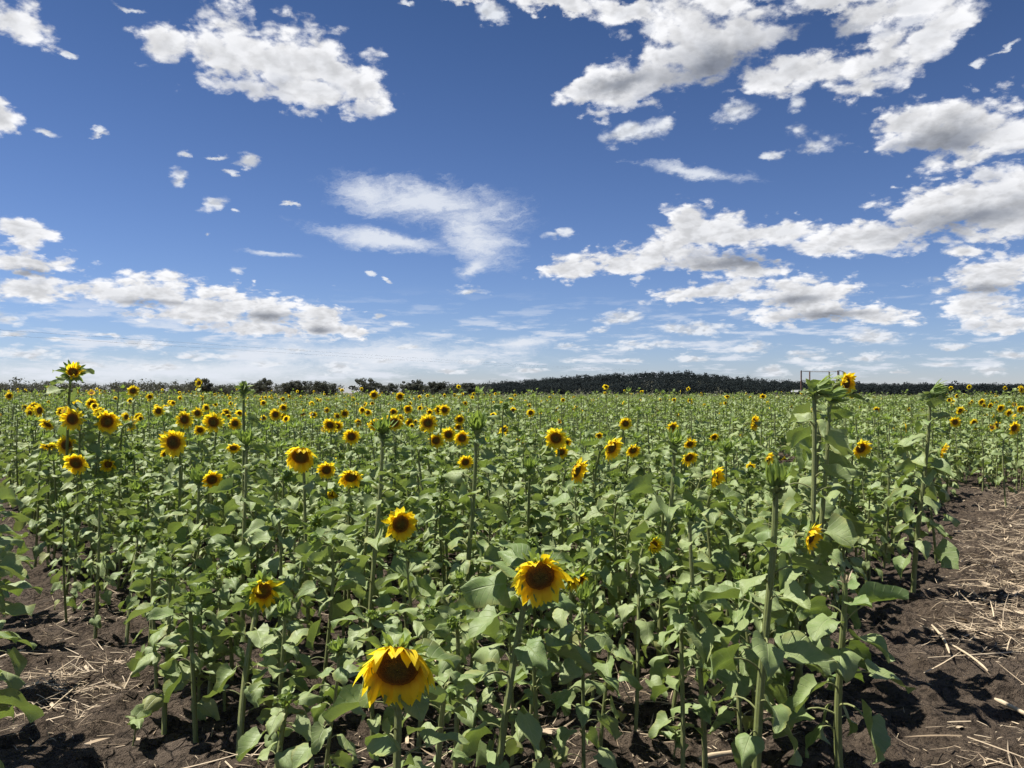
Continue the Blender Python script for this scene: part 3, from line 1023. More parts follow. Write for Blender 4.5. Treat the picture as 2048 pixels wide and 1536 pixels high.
def flower(G, rng, C, f, rad, kind, lod, cup=14.0, grav=0.35, ragged=0.25):
    """a head of outer radius rad centred on C and facing f; G holds petals, disc, bracts, calyx"""
    f, e1, e2 = frame(f)
    U = lambda a, b, n: rng.uniform(a, b, n)
    hi = lod < 2
    if kind in 'OK':
        rd = rad * 0.47
        n = 17 if hi else 13
        for layer in (0, 1):
            r, t = ring(f, e1, e2, n, rng, 0.07, layer * np.pi / n)
            a = np.radians(cup + layer * 10 + rng.normal(size=n) * 8)[:, None]
            L = (rad - rd) * U(0.85, 1.25, n) * (1.08 - 0.14 * layer)
            # now and then a petal is missing, twisted or folded over
            keep = rng.random(n) > ragged * 0.12
            g = grav * U(0.5, 1.6, n)
            cu = rng.normal(size=n) * 0.35 + np.where(rng.random(n) < ragged * 0.5, 1.1, 0.0)
            tw = unit(t + f * (rng.normal(size=n) * 0.22)[:, None])
            s = C + r * rd * 0.93 - f * 0.004 * (1 - layer)
            ribbons(G['petals'], s[keep], (r * np.cos(a) + f * np.sin(a))[keep], tw[keep], L[keep], (rad * U(0.25, 0.36, n))[keep], g[keep], cu[keep], U(0, 1, n)[keep], 6 if lod == 0 else 4, 0.42, 2, 0.14)
        k = 24 if lod == 0 else 14
        prof = [(rd * q, 0.012 * (rd / 0.04) * (1 - q * q) - 0.004 * math.exp(-(q / 0.3) ** 2)) for q in (0.02, 0.18, 0.36, 0.54, 0.72, 0.88, 1.0)]
        prof.append((rd * 1.03, -0.007))
        bump = rng.normal(size=(len(prof), k)) * 0.0011
        revolve(G['disc'], C + f * 0.002, f, e1, e2, prof, k, 0.5, bump)
        rings_, back = ((22, 1.05, 0.20), (20, 0.95, 0.19)), 0.6
    elif kind == 'H':
        rd = rad * 0.50
        n = 20
        r, t = ring(f, e1, e2, n, rng)
        a = np.radians(48 + rng.normal(size=n) * 14)[:, None]
        ribbons(G['petals'], C + r * rd * 0.9, r * np.cos(a) + f * np.sin(a), t, rad * U(0.55, 0.95, n), rad * U(0.24, 0.33, n), np.full(n, 0.1), -0.5 + rng.normal(size=n) * 0.5, U(0, 1, n), 4, 0.42, 2, 0.2)
        revolve(G['disc'], C, f, e1, e2, [(rd * q, 0.006 * (1 - q * q)) for q in (0.02, 0.35, 0.7, 1.0)], 14, 0.5)
        rings_, back = ((17, 1.25, 0.42), (15, 1.1, 0.40), (13, 1.0, 0.36)), 0.35
    else:
        rd = rad * (0.52 if kind == 'B' else 0.42)
        revolve(G['disc'], C, f, e1, e2, [(rd * q, rd * 0.35 * (1 - q * q)) for q in (0.02, 0.35, 0.7, 1.0)], 12, 0.5)
        rings_, back = ((13, 1.12, 0.62), (12, 0.95, 0.5), (10, 0.72, 0.42), (7, 0.45, 0.3)), 0.3
    # calyx behind the face, and its pointed bracts
    dep = rd * (0.62 if kind in 'OK' else 0.95)
    prof = [(rd * 1.02, -0.004), (rd * 0.98, -dep * 0.30), (rd * 0.80, -dep * 0.65), (rd * 0.48, -dep * 0.92), (0.010, -dep * 1.15)]
    revolve(G['calyx'], C, f, e1, e2, prof, 14 if hi else 10, 0.6)
    for n, lr, wr in rings_:
        r, t = ring(f, e1, e2, n, rng, 0.12, rng.uniform(0, 1))
        if kind in 'OK':
            a = np.radians(-8 + rng.normal(size=n) * 22)[:, None]
            s, L, w, cu = C + r * rd * 0.98 - f * dep * rng.uniform(0.1, 0.5), rd * lr * U(0.75, 1.15, n), rd * wr * np.ones(n), -0.7 + rng.normal(size=n) * 0.3
            gr = np.full(n, 0.1)
        elif kind == 'S':
            a = np.radians(62 + rng.normal(size=n) * 10)[:, None]
            s, L, w, cu = C + r * rd * min(1.0, 0.35 + lr * 0.6) - f * dep * 0.25, rad * lr * U(0.8, 1.25, n) * 1.15, rad * wr * 0.50 * np.ones(n), 0.55 + rng.normal(size=n) * 0.5
            cu = -cu
            gr = np.zeros(n)
        elif kind == 'H':
            a = np.radians(8 + rng.normal(size=n) * 20)[:, None]
            s, L, w, cu, gr = C + r * rd * 1.02 - f * dep * 0.3, rad * lr * U(0.5, 0.8, n), rad * wr * 0.7 * np.ones(n), rng.normal(size=n) * 0.7, np.full(n, 0.15)
        else:
            a = np.radians(62 + rng.normal(size=n) * 12)[:, None]
            s, L, w, cu = C + r * rd * min(1.0, 0.3 + lr * 0.7) - f * dep * (0.45 * lr), rad * lr * U(0.65, 1.05, n), rad * wr * 0.62 * np.ones(n), -1.2 + rng.normal(size=n) * 0.5
            if kind == 'B' and lr < 0.8:
                cu = cu + 2.2
            gr = np.zeros(n)
        ribbons(G['bracts'], s, r * np.cos(a) + f * np.sin(a), t, L, w, gr, cu, U(0, 1, n), 4 if hi else 3, 0.36, 2, 0.2)
    return dep * 1.1


def stem_curve(base, tip, f, nod, rng, k=15):
    base, tip = np.asarray(base, float), np.asarray(tip, float)
    h = tip[2] - base[2]
    if nod:
        a = tip - f * min(0.16, 0.18 * h) * np.array([1, 1, 0.6])
        a[2] = min(a[2], tip[2] + 0.02)
    else:
        a = tip - np.array((0, 0, 0.3 * h))
    wob = np.array((rng.normal() * 0.03, rng.normal() * 0.03, 0)) * min(1.0, h)
    b1 = base + (a - base) * 0.5 * np.array([0.6, 0.6, 1.3]) + wob
    t = np.linspace(0, 1, k)[:, None]
    return (1 - t) ** 3 * base + 3 * t * (1 - t) ** 2 * b1 + 3 * t * t * (1 - t) * a + t ** 3 * tip


# heads, buds and leafy tops one can make out: column, row, width (photograph pixels), kind, yaw, pitch, label, extras
# kind: O open, H half open, B closed bud, S upright bud in long bracts, L leafy top, X broken stem, K seen from behind, D spent drooping head
HEROES = [
    (795, 1334, 158, 'O', 4, -19, 'biggest open sunflower, petals folded down over its brown face, nearest the camera', dict(d=2.0, grav=1.45, cup=28, stem=0.0135)),
    (1080, 1152, 108, 'O', 8, -16, 'second biggest open sunflower, short upper petals curling over its face', dict(d=2.6, grav=1.0, cup=24, base=(975, 1700), stem=0.0145, lm=0.16)),
    (801, 1048, 62, 'O', 22, -4, 'open sunflower with oval brown face on a short plant behind the biggest flower', dict(d=4.1, cup=24, base=(818, 1340))),
    (601, 912, 62, 'O', 6, -26, 'wide drooping sunflower whose top petals hang over a dark half-moon face', dict(d=4.5, grav=1.8, cup=24)),
    (347, 885, 50, 'O', 3, -4, 'round flat-faced sunflower with an even ring of petals, alone among leaves', dict(d=5.3, grav=0.1)),
    (145, 838, 42, 'O', 0, -6, 'round open sunflower just below the tall half-opened bud', dict(d=6.2)),
    (214, 843, 40, 'O', 48, -6, 'shaggy side-turned sunflower with petals streaming, right of the round one', dict(d=6.3, cup=38)),
    (133, 890, 37, 'O', 6, -2, 'small round sunflower low on the leafy left edge of the field', dict(d=6.6)),
    (98, 892, 30, 'O', 20, -70, 'sunflower facing the ground under a leaf at the dark left edge', dict(d=6.8)),
    (152, 926, 44, 'O', 8, -22, 'lowest open sunflower of the left edge, tilted down', dict(d=5.9)),
    (95, 848, 30, 'O', -20, -40, 'tattered sunflower half hidden behind a dark leaf at the left edge', dict(d=7.6)),
    (124, 824, 20, 'O', 15, -10, 'sunflower peeping out behind the round one below the tall half-opened bud', dict(d=9.4)),
    (146, 744, 30, 'H', 38, 18, 'tallest plant on the left with a half-opened spiky bud against the sky', dict(d=6.3, base=(132, 1130), lm=0.22, stem=0.014)),
    (62, 822, 20, 'O', 5, -5, 'sunflower in the far left cluster, lower of the touching pair', None),
    (68, 814, 19, 'O', 15, -5, 'sunflower in the far left cluster, upper of the touching pair', None),
    (50, 815, 14, 'O', -5, -5, 'small sunflower leading the far left cluster', None),
    (19, 792, 15, 'O', 0, 5, 'small sunflower rising alone against the dry grass at the far left', dict(d=17)),
    (266, 782, 22, 'O', 25, 20, 'sunflower with an upturned face standing out against the scrub belt', dict(d=11.5)),
    (183, 786, 14, 'O', 20, 50, 'small sunflower facing the sky in front of the scrub belt', dict(d=16)),
    (182, 806, 18, 'O', 50, -20, 'sunflower half behind a dark leaf beside the tall half-opened bud', None),
    (198, 824, 20, 'O', 30, -20, 'brown-faced sunflower tucked above the shaggy side-turned one', None),
    (262, 848, 26, 'K', 150, -10, 'sunflower seen from behind with drooping petals, next to the shaggy one', dict(d=8.0)),
    (277, 833, 17, 'O', 30, -30, 'small dark-faced sunflower right of the one seen from behind', None),
    (317, 822, 22, 'O', 0, -4, 'neat round sunflower above the flat-faced one', None),
    (369, 839, 33, 'O', 0, -6, 'round sunflower at the left of the pair above the flat-faced one', dict(d=7.6)),
    (395, 826, 22, 'O', 0, -5, 'small round sunflower between two larger ones left of the tall leafy stem', None),
    (427, 844, 38, 'O', 4, -10, 'largest round sunflower beside the tall leafy stem', dict(d=7.0)),
    (400, 860, 21, 'O', 8, -15, 'small sunflower below the round pair left of the tall leafy stem', dict(d=9.0)),
    (470, 847, 24, 'O', 20, -10, 'sunflower half hidden by the tall leafy stem', dict(d=8.2)),
    (467, 896, 26, 'O', 20, -45, 'drooping sunflower low beside the tall leafy stem', dict(d=6.4)),
    (424, 959, 38, 'O', 32, -18, 'sunflower half hidden behind a green bud on the left side of the plot', dict(d=5.6, cup=26)),
    (330, 909, 18, 'O', 0, -20, 'small sunflower peeping out under the flat-faced one', dict(d=7.6)),
    (453, 825, 16, 'O', 0, -12, 'small tilted sunflower just left of the tall leafy stem', None),
    (551, 829, 23, 'O', 0, -3, 'round sunflower touching a smaller one, centre left of the field', None),
    (568, 834, 15, 'O', 15, -14, 'smaller sunflower touching the round one, centre left of the field', None),
    (567, 815, 15, 'O', 0, -10, 'small sunflower behind the touching pair, centre left of the field', None),
    (653, 940, 34, 'O', 10, -16, 'tall narrow sunflower with a crest of raised petals', dict(d=5.8, grav=0.2)),
    (702, 954, 46, 'O', 20, -34, 'down-tilted sunflower right of the narrow crested one', dict(d=5.0, grav=0.9)),
    (703, 873, 31, 'O', 8, -12, 'round sunflower with a flopped top petal in the middle of the field', dict(d=7.2)),
    (660, 850, 27, 'O', -5, -20, 'left sunflower of the overlapping pair in the middle of the field', None),
    (674, 852, 22, 'O', 25, -15, 'right sunflower of the overlapping pair in the middle of the field', None),
    (689, 827, 17, 'O', 20, -12, 'side-lit sunflower behind the overlapping pair', None),
    (627, 829, 14, 'O', 0, -20, 'small dull sunflower left of the overlapping pair', None),
    (750, 850, 24, 'O', 0, -4, 'round sunflower just left of the spiky upright bud in mid field', dict(d=8.6)),
    (789, 845, 31, 'O', 0, -4, 'round sunflower partly behind the bracts of the upright bud in mid field', dict(d=7.6)),
    (798, 838, 19, 'O', 20, -4, 'sunflower overlapping the right shoulder of the one behind the upright bud', dict(d=10)),
    (765, 839, 14, 'O', 0, -4, 'small sunflower above the spiky upright bud in mid field', None),
    (787, 824, 16, 'O', 8, -4, 'small sunflower standing above the one behind the upright bud', None),
    (816, 818, 17, 'O', 12, -8, 'orange-tinged sunflower upper right of the one behind the upright bud', None),
    (819, 845, 17, 'O', 0, -4, 'small sunflower between two larger round ones in mid field', None),
    (856, 846, 34, 'O', 0, -4, 'largest round sunflower in mid field, petals in an even sunburst', dict(d=7.2)),
    (846, 856, 15, 'O', -20, -20, 'sunflower mostly hidden behind the even sunburst flower', dict(d=11)),
    (872, 881, 29, 'O', 0, -8, 'lowest sunflower of the mid-field trio', dict(d=7.4)),
    (897, 869, 28, 'O', 0, -5, 'middle sunflower of the mid-field trio', dict(d=7.7)),
    (924, 876, 30, 'O', 12, -10, 'right sunflower of the mid-field trio, its face cut by a leaf', dict(d=7.3)),
    (917, 854, 16, 'O', 10, -16, 'small sunflower above the mid-field trio', None),
    (920, 839, 20, 'O', 0, -4, 'round sunflower topping the column above the mid-field trio', None),
    (878, 820, 19, 'O', -10, -8, 'left of two sunflowers joined side by side above mid field', None),
    (889, 820, 21, 'O', 10, -8, 'right of two sunflowers joined side by side above mid field', None),
    (748, 790, 17, 'O', 0, 0, 'sunflower on a long stalk standing above its neighbours before the ragged gum', dict(d=15)),
    (800, 793, 17, 'O', 0, 0, 'sunflower topping the crop before the umbrella-topped gum', dict(d=15)),
    (1008, 859, 17, 'O', 12, -20, 'small folded sunflower on the central plant column', None),
    (931, 924, 28, 'O', 15, -20, 'sunflower behind a big leaf and the central tall stem', dict(d=6.6)),
    (1112, 876, 42, 'O', -12, -16, 'large ragged sunflower with a petal flopped across its face', dict(d=6.0, grav=0.5, cup=24)),
    (1133, 885, 19, 'O', 15, -20, 'sunflower behind the right edge of the large ragged one', dict(d=8.6)),
    (1123, 904, 25, 'O', 5, -14, 'small sunflower just below the large ragged one', dict(d=7.2)),
    (1223, 895, 46, 'O', 38, -16, 'large windswept sunflower leaning right with a folded petal', dict(d=5.6, cup=38)),
    (1266, 900, 29, 'O', 12, -24, 'fan-shaped drooping sunflower right of the windswept one', dict(d=6.8, grav=0.9)),
    (1198, 871, 14, 'O', 0, -24, 'faded sunflower upper left of the windswept one', dict(d=11)),
    (1153, 941, 44, 'O', 52, -14, 'side-facing sunflower with green back, lower left of the windswept one', dict(d=5.4, cup=40)),
    (1251, 847, 24, 'O', 0, -4, 'round full-faced sunflower above the windswept one', dict(d=9.0)),
    (1345, 855, 22, 'O', 12, -16, 'crumpled sunflower beside the tall bud left of the giant pair', None),
    (1380, 888, 24, 'O', 8, -30, 'upper of two drooping sunflowers left of the giant pair', dict(d=8.4)),
    (1378, 915, 34, 'O', 25, -30, 'lower of two drooping sunflowers left of the giant pair', dict(d=6.6, grav=0.9)),
    (1430, 956, 46, 'O', 58, -10, 'narrow side-facing sunflower with a green back, below the drooping two', dict(d=5.2, cup=38)),
    (1507, 845, 28, 'O', 50, -6, 'side-facing sunflower above the green crop left of the giant pair', dict(d=8.2, cup=30)),
    (1428, 874, 17, 'O', 10, -24, 'dim sunflower tucked in leaves left of the giant pair', None),
    (1486, 870, 14, 'O', 0, -50, 'small ground-facing sunflower below the side-facing one', None),
    (1536, 918, 25, 'O', 45, -16, 'narrow sunflower just above the big upright bud at front right', dict(d=7.4, cup=34)),
    (1567, 921, 15, 'O', 35, -20, 'small sunflower just right of the narrow one above the upright bud', None),
    (1722, 896, 38, 'O', 14, -22, 'bright drooping sunflower right of the giant pair', dict(d=6.2, grav=0.8)),
    (1692, 766, 46, 'O', 36, -2, 'tall sunflower reaching the skyline behind the giant pair of buds', dict(d=4.6, cup=40, base=(1612, 1240), stem=0.016, lm=0.22)),
    (1621, 1074, 50, 'O', 48, -14, 'torn sunflower partly hidden by a leaf, below the giant pair', dict(d=3.6, cup=34, base=(1606, 1440))),
    (1883, 905, 34, 'O', 60, -12, 'side-facing sunflower leaning out beside the tall edge stem', dict(d=6.6, cup=34)),
    (1804, 857, 13, 'O', 5, -12, 'small orange sunflower left of the tall edge stem', None),
    (1753, 820, 13, 'O', 0, -4, 'small round sunflower alone in the far green crop at right', None),
    (1910, 844, 21, 'O', 0, -4, 'largest round sunflower of the far right cluster', None),
    (1948, 845, 15, 'O', 0, -8, 'sunflower between two others in the far right cluster', None),
    (1994, 850, 15, 'O', 0, -8, 'small low sunflower in the far right cluster', None),
    (2028, 856, 25, 'O', 15, -12, 'low bright sunflower at the right rim of the far right cluster', dict(d=10)),
    (2018, 826, 15, 'O', 0, -12, 'sunflower overlapping the low bright one in the far right cluster', None),
    (2041, 818, 15, 'O', 0, -8, 'topmost round sunflower at the right rim of the cluster', None),
    (1963, 804, 14, 'O', 10, -8, 'dark-faced sunflower over the far right cluster', None),
    (1920, 821, 16, 'O', 10, -20, 'doubled-up sunflower above the largest of the far right cluster', None),
    (2001, 816, 16, 'O', 10, -20, 'shaggy pale sunflower in the middle of the far right cluster', None),
    (1980, 811, 12, 'O', 15, -20, 'small orange sunflower left of the shaggy pale one at far right', None),
    (2042, 779, 15, 'O', 30, 10, 'sunflower raised above the treeline at the far right', dict(d=15)),
    (217, 929, 26, 'H', 10, -10, 'half-open green and yellow bud right of the lowest left-edge flower', dict(d=6.2)),
    (472, 1132, 40, 'B', 30, -12, 'fat closed bud showing a yellow centre, left front of the plot', dict(d=3.9, base=(418, 1480))),
    (526, 1182, 54, 'H', 16, -4, 'half-open flower with green frill and orange fringe at the left front', dict(d=3.3, base=(478, 1600), stem=0.0145)),
    (272, 1054, 34, 'B', 12, -14, 'round nodding green bud on a tall stem at left', dict(d=4.9, base=(252, 1400))),
    (311, 1077, 22, 'B', 0, 20, 'small spiky bud right of the round nodding bud at left', dict(d=5.0)),
    (260, 911, 24, 'B', 10, -20, 'closed bud right of the lowest left-edge flower, leaning toward another bud', dict(d=6.4)),
    (277, 893, 20, 'B', 10, -10, 'dark closed bud upper right of its neighbour bud, below the flat-faced flower', dict(d=7.0)),
    (574, 949, 30, 'B', 25, -10, 'dark round bud hanging under the wide drooping flower', dict(d=5.6)),
    (665, 988, 22, 'H', 0, -30, 'yellowing half-open bud below the down-tilted flower', dict(d=6.0)),
    (632, 1042, 30, 'B', 15, 0, 'light green spiky bud left of the oval-faced flower', dict(d=4.9)),
    (680, 911, 15, 'B', 0, -10, 'tiny bud behind the narrow crested flower', None),
    (1039, 999, 24, 'B', 45, -6, 'closed bud turned right on a crooked stalk in mid plot', dict(d=5.4)),
    (1059, 1038, 28, 'B', 10, -50, 'nodding shaggy bud above the second biggest flower', dict(d=4.9)),
    (1155, 1160, 44, 'H', 20, -40, 'half-open drooping head right behind the second biggest flower', dict(d=3.5)),
    (1307, 1090, 30, 'H', 25, -8, 'yellow-tipped bud on a slender short plant at right front', dict(d=3.6, base=(1271, 1490), stem=0.009, lm=0.12)),
    (859, 1226, 30, 'B', 15, 20, 'small star-shaped green bud upper right of the biggest flower', dict(d=3.2)),
    (904, 1385, 44, 'D', 30, -60, 'spent wilting head bent over, just right of the biggest flower', dict(d=2.3, base=(862, 1750), lm=0.13)),
    (572, 1400, 32, 'B', 10, 25, 'compact green bud on the lowest plant at the left front', dict(d=2.8, lm=0.13)),
    (569, 1222, 30, 'S', 0, 75, 'folded leafy bud just right below the half-open flower', dict(d=3.1, lm=0.14)),
    (340, 1152, 44, 'L', 0, 80, 'leafy plant with a whorl of young leaves and no bud at left front', dict(d=3.6, base=(328, 1490), lm=0.16)),
    (126, 1012, 24, 'S', 0, 70, 'thin spindly plant with a small leafy bud at the bare left edge', dict(d=5.0, base=(133, 1250), stem=0.008, lm=0.11)),
    (487, 772, 30, 'L', 0, 80, 'very tall leafy stem without a flower reaching the skyline', dict(d=5.6, base=(484, 1205), stem=0.016, lm=0.20)),
    (492, 880, 34, 'S', 0, 70, 'upright bud in pale bracts in front of the tall leafy stem', dict(d=4.6, base=(486, 1300), stem=0.014, lm=0.18)),
    (396, 958, 28, 'S', -10, 65, 'upright bud overlapping the half hidden flower at left', dict(d=4.9, base=(384, 1270), stem=0.013, lm=0.18)),
    (273, 978, 20, 'S', 0, 60, 'pale yellow-green bud above the round nodding bud at left', dict(d=5.6)),
    (765, 857, 36, 'S', 10, 62, 'spiky upright bud on a thick stem in mid field', dict(d=3.9, base=(735, 1395), stem=0.0145, lm=0.19)),
    (953, 852, 40, 'S', 10, 66, 'central tall stem topped by a shaggy upright bud', dict(d=3.9, base=(922, 1385), stem=0.0155, lm=0.20)),
    (1059, 932, 28, 'S', 0, 72, 'upright bud between the central stem and the side-facing flower', dict(d=4.8, base=(1052, 1250), stem=0.013)),
    (1011, 812, 18, 'B', 20, 20, 'dark shaggy bud high above the small folded flower', dict(d=8.0, stem=0.012)),
    (1350, 882, 32, 'S', 15, 62, 'tall thick stem with upright bud left of the drooping two', dict(d=3.8, base=(1318, 1396), stem=0.0145, lm=0.18)),
    (1454, 896, 24, 'S', 15, 60, 'leaning upright bud above the narrow side-facing flower', dict(d=5.6, base=(1430, 1200), stem=0.012)),
    (1552, 962, 52, 'S', 0, 76, 'big upright bud in long green bracts on the thickest stem at front right', dict(d=2.75, base=(1512, 1640), stem=0.017, lm=0.165)),
    (1640, 778, 46, 'S', 75, 8, 'left of the giant pair, bud with bracts swept right above the skyline', dict(d=3.8, base=(1590, 1400), stem=0.0165, lm=0.20)),
    (1668, 792, 40, 'S', 70, 18, 'right of the giant pair, bud with bracts swept right', dict(d=4.1, base=(1640, 1352), stem=0.0155, lm=0.19)),
    (1870, 786, 40, 'S', 70, 14, 'tall edge stem topped by a swept bud, standing beside the bare straw strip', dict(d=5.56, base=(1826, 1203), stem=0.019, lm=0.21, n=36)),
    (1690, 1165, 17, 'X', 0, 90, 'thick sunflower stem with its top snapped off, beside the bare soil at right', dict(d=2.95, base=(1680, 1575), stem=0.0165, lm=0.165)),
    (1500, 760 + 30, 0, 'L', 0, 80, '', None),
]
HEROES = [h for h in HEROES if h[2] > 0]
# far heads that are only a few pixels wide: they go into the mass of the field
FAR = [(51, 815, 12), (5, 828, 14), (4, 840, 12), (231, 797, 10), (251, 799, 8), (229, 817, 12), (181, 833, 14), (339, 796, 8), (360, 796, 10), (402, 796, 12), (389, 792, 7), (331, 815, 14), (566, 798, 12), (521, 800, 8),
       (579, 793, 8), (607, 821, 10), (621, 805, 8), (712, 834, 11), (684, 780, 8), (723, 778, 8), (706, 798, 10), (839, 794, 8), (855, 791, 8), (889, 791, 8), (909, 790, 8), (916, 790, 7), (925, 788, 7), (947, 788, 8), (820, 807, 10),
       (801, 815, 9), (754, 817, 8), (845, 810, 9), (747, 936, 8), (1145, 821, 13), (1114, 820, 13), (1162, 823, 11), (1307, 834, 13), (1249, 806, 11), (1013, 826, 10), (1051, 803, 10), (1068, 825, 9), (991, 787, 8), (1283, 784, 10),
       (1376, 777, 9), (1313, 820, 11), (1347, 851, 12), (1205, 841, 9), (1233, 835, 9), (1409, 811, 9), (1555, 794, 7), (1603, 785, 8), (1914, 792, 11), (1639, 876, 8), (1818, 819, 11), (1820, 860, 8), (2030, 833, 11), (945, 823, 7), (970, 806, 8),
       (1100, 795, 7), (1185, 800, 7), (1320, 800, 8), (1450, 806, 8), (1480, 800, 7), (1535, 806, 8), (2010, 776, 9), (1030, 790, 7), (1210, 786, 7), (635, 800, 8), (655, 798, 7), (590, 810, 8), (690, 806, 8)]

LOOK = np.random.default_rng(77)
PLANTS = []      # every single plant: dict


def add_hero(px, py, size, kind, yaw, pitch, label, ex):
    ex = ex or {}
    k = 262.0 if kind in 'OK' else 175.0
    d = ex.get('d', k / max(size, 6))
    C = at(px, py, d)
    f = facing(yaw, pitch)
    if 'base' in ex:
        a, _ = ray(ex['base'][0], ex['base'][1])
        bd = min(on_ground(*ex['base'])[1], d * 1.06) if ex['base'][1] > HOR + 60 else d
        bd = max(bd, d * 0.94)
        b = np.array((a * bd, bd, 0.0))
    else:
        b = np.array((C[0] - f[0] * 0.07 + LOOK.normal() * 0.03 - 0.02, C[1] - f[1] * 0.07 + LOOK.normal() * 0.03, 0.0))
    b[2] = float(ground_z(b[0], b[1])) - 0.01
    PLANTS.append(dict(C=C, f=f, base=b, d=d, px=px, py=py, size=size, kind=kind, rad=size / 2 / F * d * {'O': 1.18, 'K': 1.18, 'S': 1.3 if abs(yaw) < 50 else 1.12, 'H': 1.3}.get(kind, 1.15) * (1.15 if abs(yaw) > 40 and kind == 'O' else 1), label=label, hero=True, cup=ex.get('cup', 16), grav=ex.get('grav', 0.30), n=ex.get('n'), stem=ex.get('stem', 0.0115), lm=ex.get('lm', 0.165) * (0.72 if px < 1000 else 0.82 if ex.get('d', 9) > 3.0 else 0.92)))


for h in HEROES:
    add_hero(*h)
NH = len(PLANTS)


def in_crop(x, y):
    jl, jr = 0.35 * (fbm(y * 0.9, 0 * y, 41, 2) - 0.5), 0.5 * (fbm(y * 0.9, 0 * y + 5, 43, 2) - 0.5)
    edge = -1.52 - 0.73 * (y - 3.3) + jl
    left = (x > edge) | ((x < edge - 1.75) & (y > 5.6))
    right = x < 1.15 + 0.63 * (y - 3.1) + jr
    gap = np.abs(x - (6.3 + 0.13 * (y - 11))) > 0.45
    block = (y > 11.6) & ((x > 6.6) | right) & gap
    return left & np.where(y < 11.6, right, block | (y > 15.5))


def scatter(y0, y1, cell, seed):
    rng = np.random.default_rng(seed)
    xs, ys = np.meshgrid(np.arange(-0.92 * y1 - 2, 0.82 * y1 + 2, cell), np.arange(y0, y1, cell))
    x = (xs + rng.uniform(-0.46, 0.46, xs.shape) * cell).ravel()
    y = (ys + rng.uniform(-0.46, 0.46, xs.shape) * cell).ravel()
    ok = in_crop(x, y) & (x > -0.90 * y - 2.0) & (x < 0.80 * y + 1.5)
    return x[ok], y[ok]


HB = np.array([p['base'] for p in PLANTS])
HP = np.array([(p['px'], p['py'], p['size'], p['d']) for p in PLANTS])


def tall(x, y, rng):
    left = np.clip((-x / y - 0.30) / 0.25, 0, 1)
    far = np.clip((y - 3.0) / 5.0, 0, 1)
    h = 0.69 + 0.28 * far + 0.20 * left * np.clip((y - 5) / 3, 0, 1) + 0.05 * np.clip((y - 10) / 20, 0, 1)
    return h * rng.uniform(0.74, 1.20, np.shape(x)) * np.where(rng.random(np.shape(x)) < 0.12, rng.uniform(1.1, 1.35, np.shape(x)), 1.0)


def room(x, y, h):
    """lower a plant that would stand in front of a head one can see; 0 when it has to go"""
    px = 1024 + x / y * F
    for (hx, hy, hs, hd), b in zip(HP, HB):
        if (x - b[0]) ** 2 + (y - b[1]) ** 2 < 0.14 ** 2:
            return 0.0
        if y < hd and abs(px - hx) < hs * 0.5 + 0.10 * F / y:
            h = min(h, H - (hy + hs * 0.75 - HOR) / F * y - 0.02)
    return h if h > 0.42 else 0.0


def fillers():
    rng = np.random.default_rng(12)
    x, y = scatter(2.85, 11.6, 0.31, 4)
    o = np.argsort(np.hypot(x, y))
    x, y = x[o], y[o]
    h = tall(x, y, rng)
    rest = []
    for i in range(len(x)):
        hh = room(x[i], y[i], h[i])
        if hh == 0:
            continue
        seen = abs(x[i]) < 0.662 * y[i] + 0.12
        if len(PLANTS) < 300 and seen:
            kind = rng.choice(list('SSBBBL')) if hh > 0.55 else rng.choice(list('SL'))
            b = np.array((x[i], y[i], float(ground_z(x[i], y[i])) - 0.01))
            lean = rng.normal(size=2) * 0.03
            C = b + np.array((lean[0], lean[1], hh))
            f = facing(rng.normal() * 35 + 12, rng.uniform(35, 85) if kind in 'SL' else rng.uniform(-25, 45))
            rad = rng.uniform(0.026, 0.042)
            px = 1024 + C[0] / C[1] * F
            py = HOR - (C[2] - H) / C[1] * F
            PLANTS.append(dict(C=C, f=f, base=b, d=y[i], px=px, py=py, size=2 * rad * F / y[i], kind=str(kind), rad=rad, label=None, hero=False, cup=16, grav=0.3, stem=rng.uniform(0.0075, 0.0115), lm=rng.uniform(0.090, 0.128)))
        else:
            rest.append((x[i], y[i], hh))
    return rest


REST = fillers()
# the row that runs past the camera on the left, mostly outside the frame
for nth, (bx, by, hh) in zip(('fourth plant', 'third plant', 'second plant', 'nearest plant, fifth', 'farthest plant, first'), ((-2.22, 3.25, 0.98), (-2.62, 3.85, 0.95), (-3.08, 4.55, 1.0), (-1.86, 2.62, 0.80), (-3.5, 5.2, 1.0))):
    b = np.array((bx, by, float(ground_z(bx, by)) - 0.01))
    PLANTS.append(dict(C=b + np.array((0, 0, hh)), f=facing(0, 75), base=b, d=by, px=1024 + bx / by * F, py=HOR + (H - hh) / by * F, size=30, kind='L', rad=0.04, label='%s from the far end of the neighbouring row across the bare left path' % nth, row=True, hero=False, cup=16, grav=0.3, stem=0.014, lm=0.155))


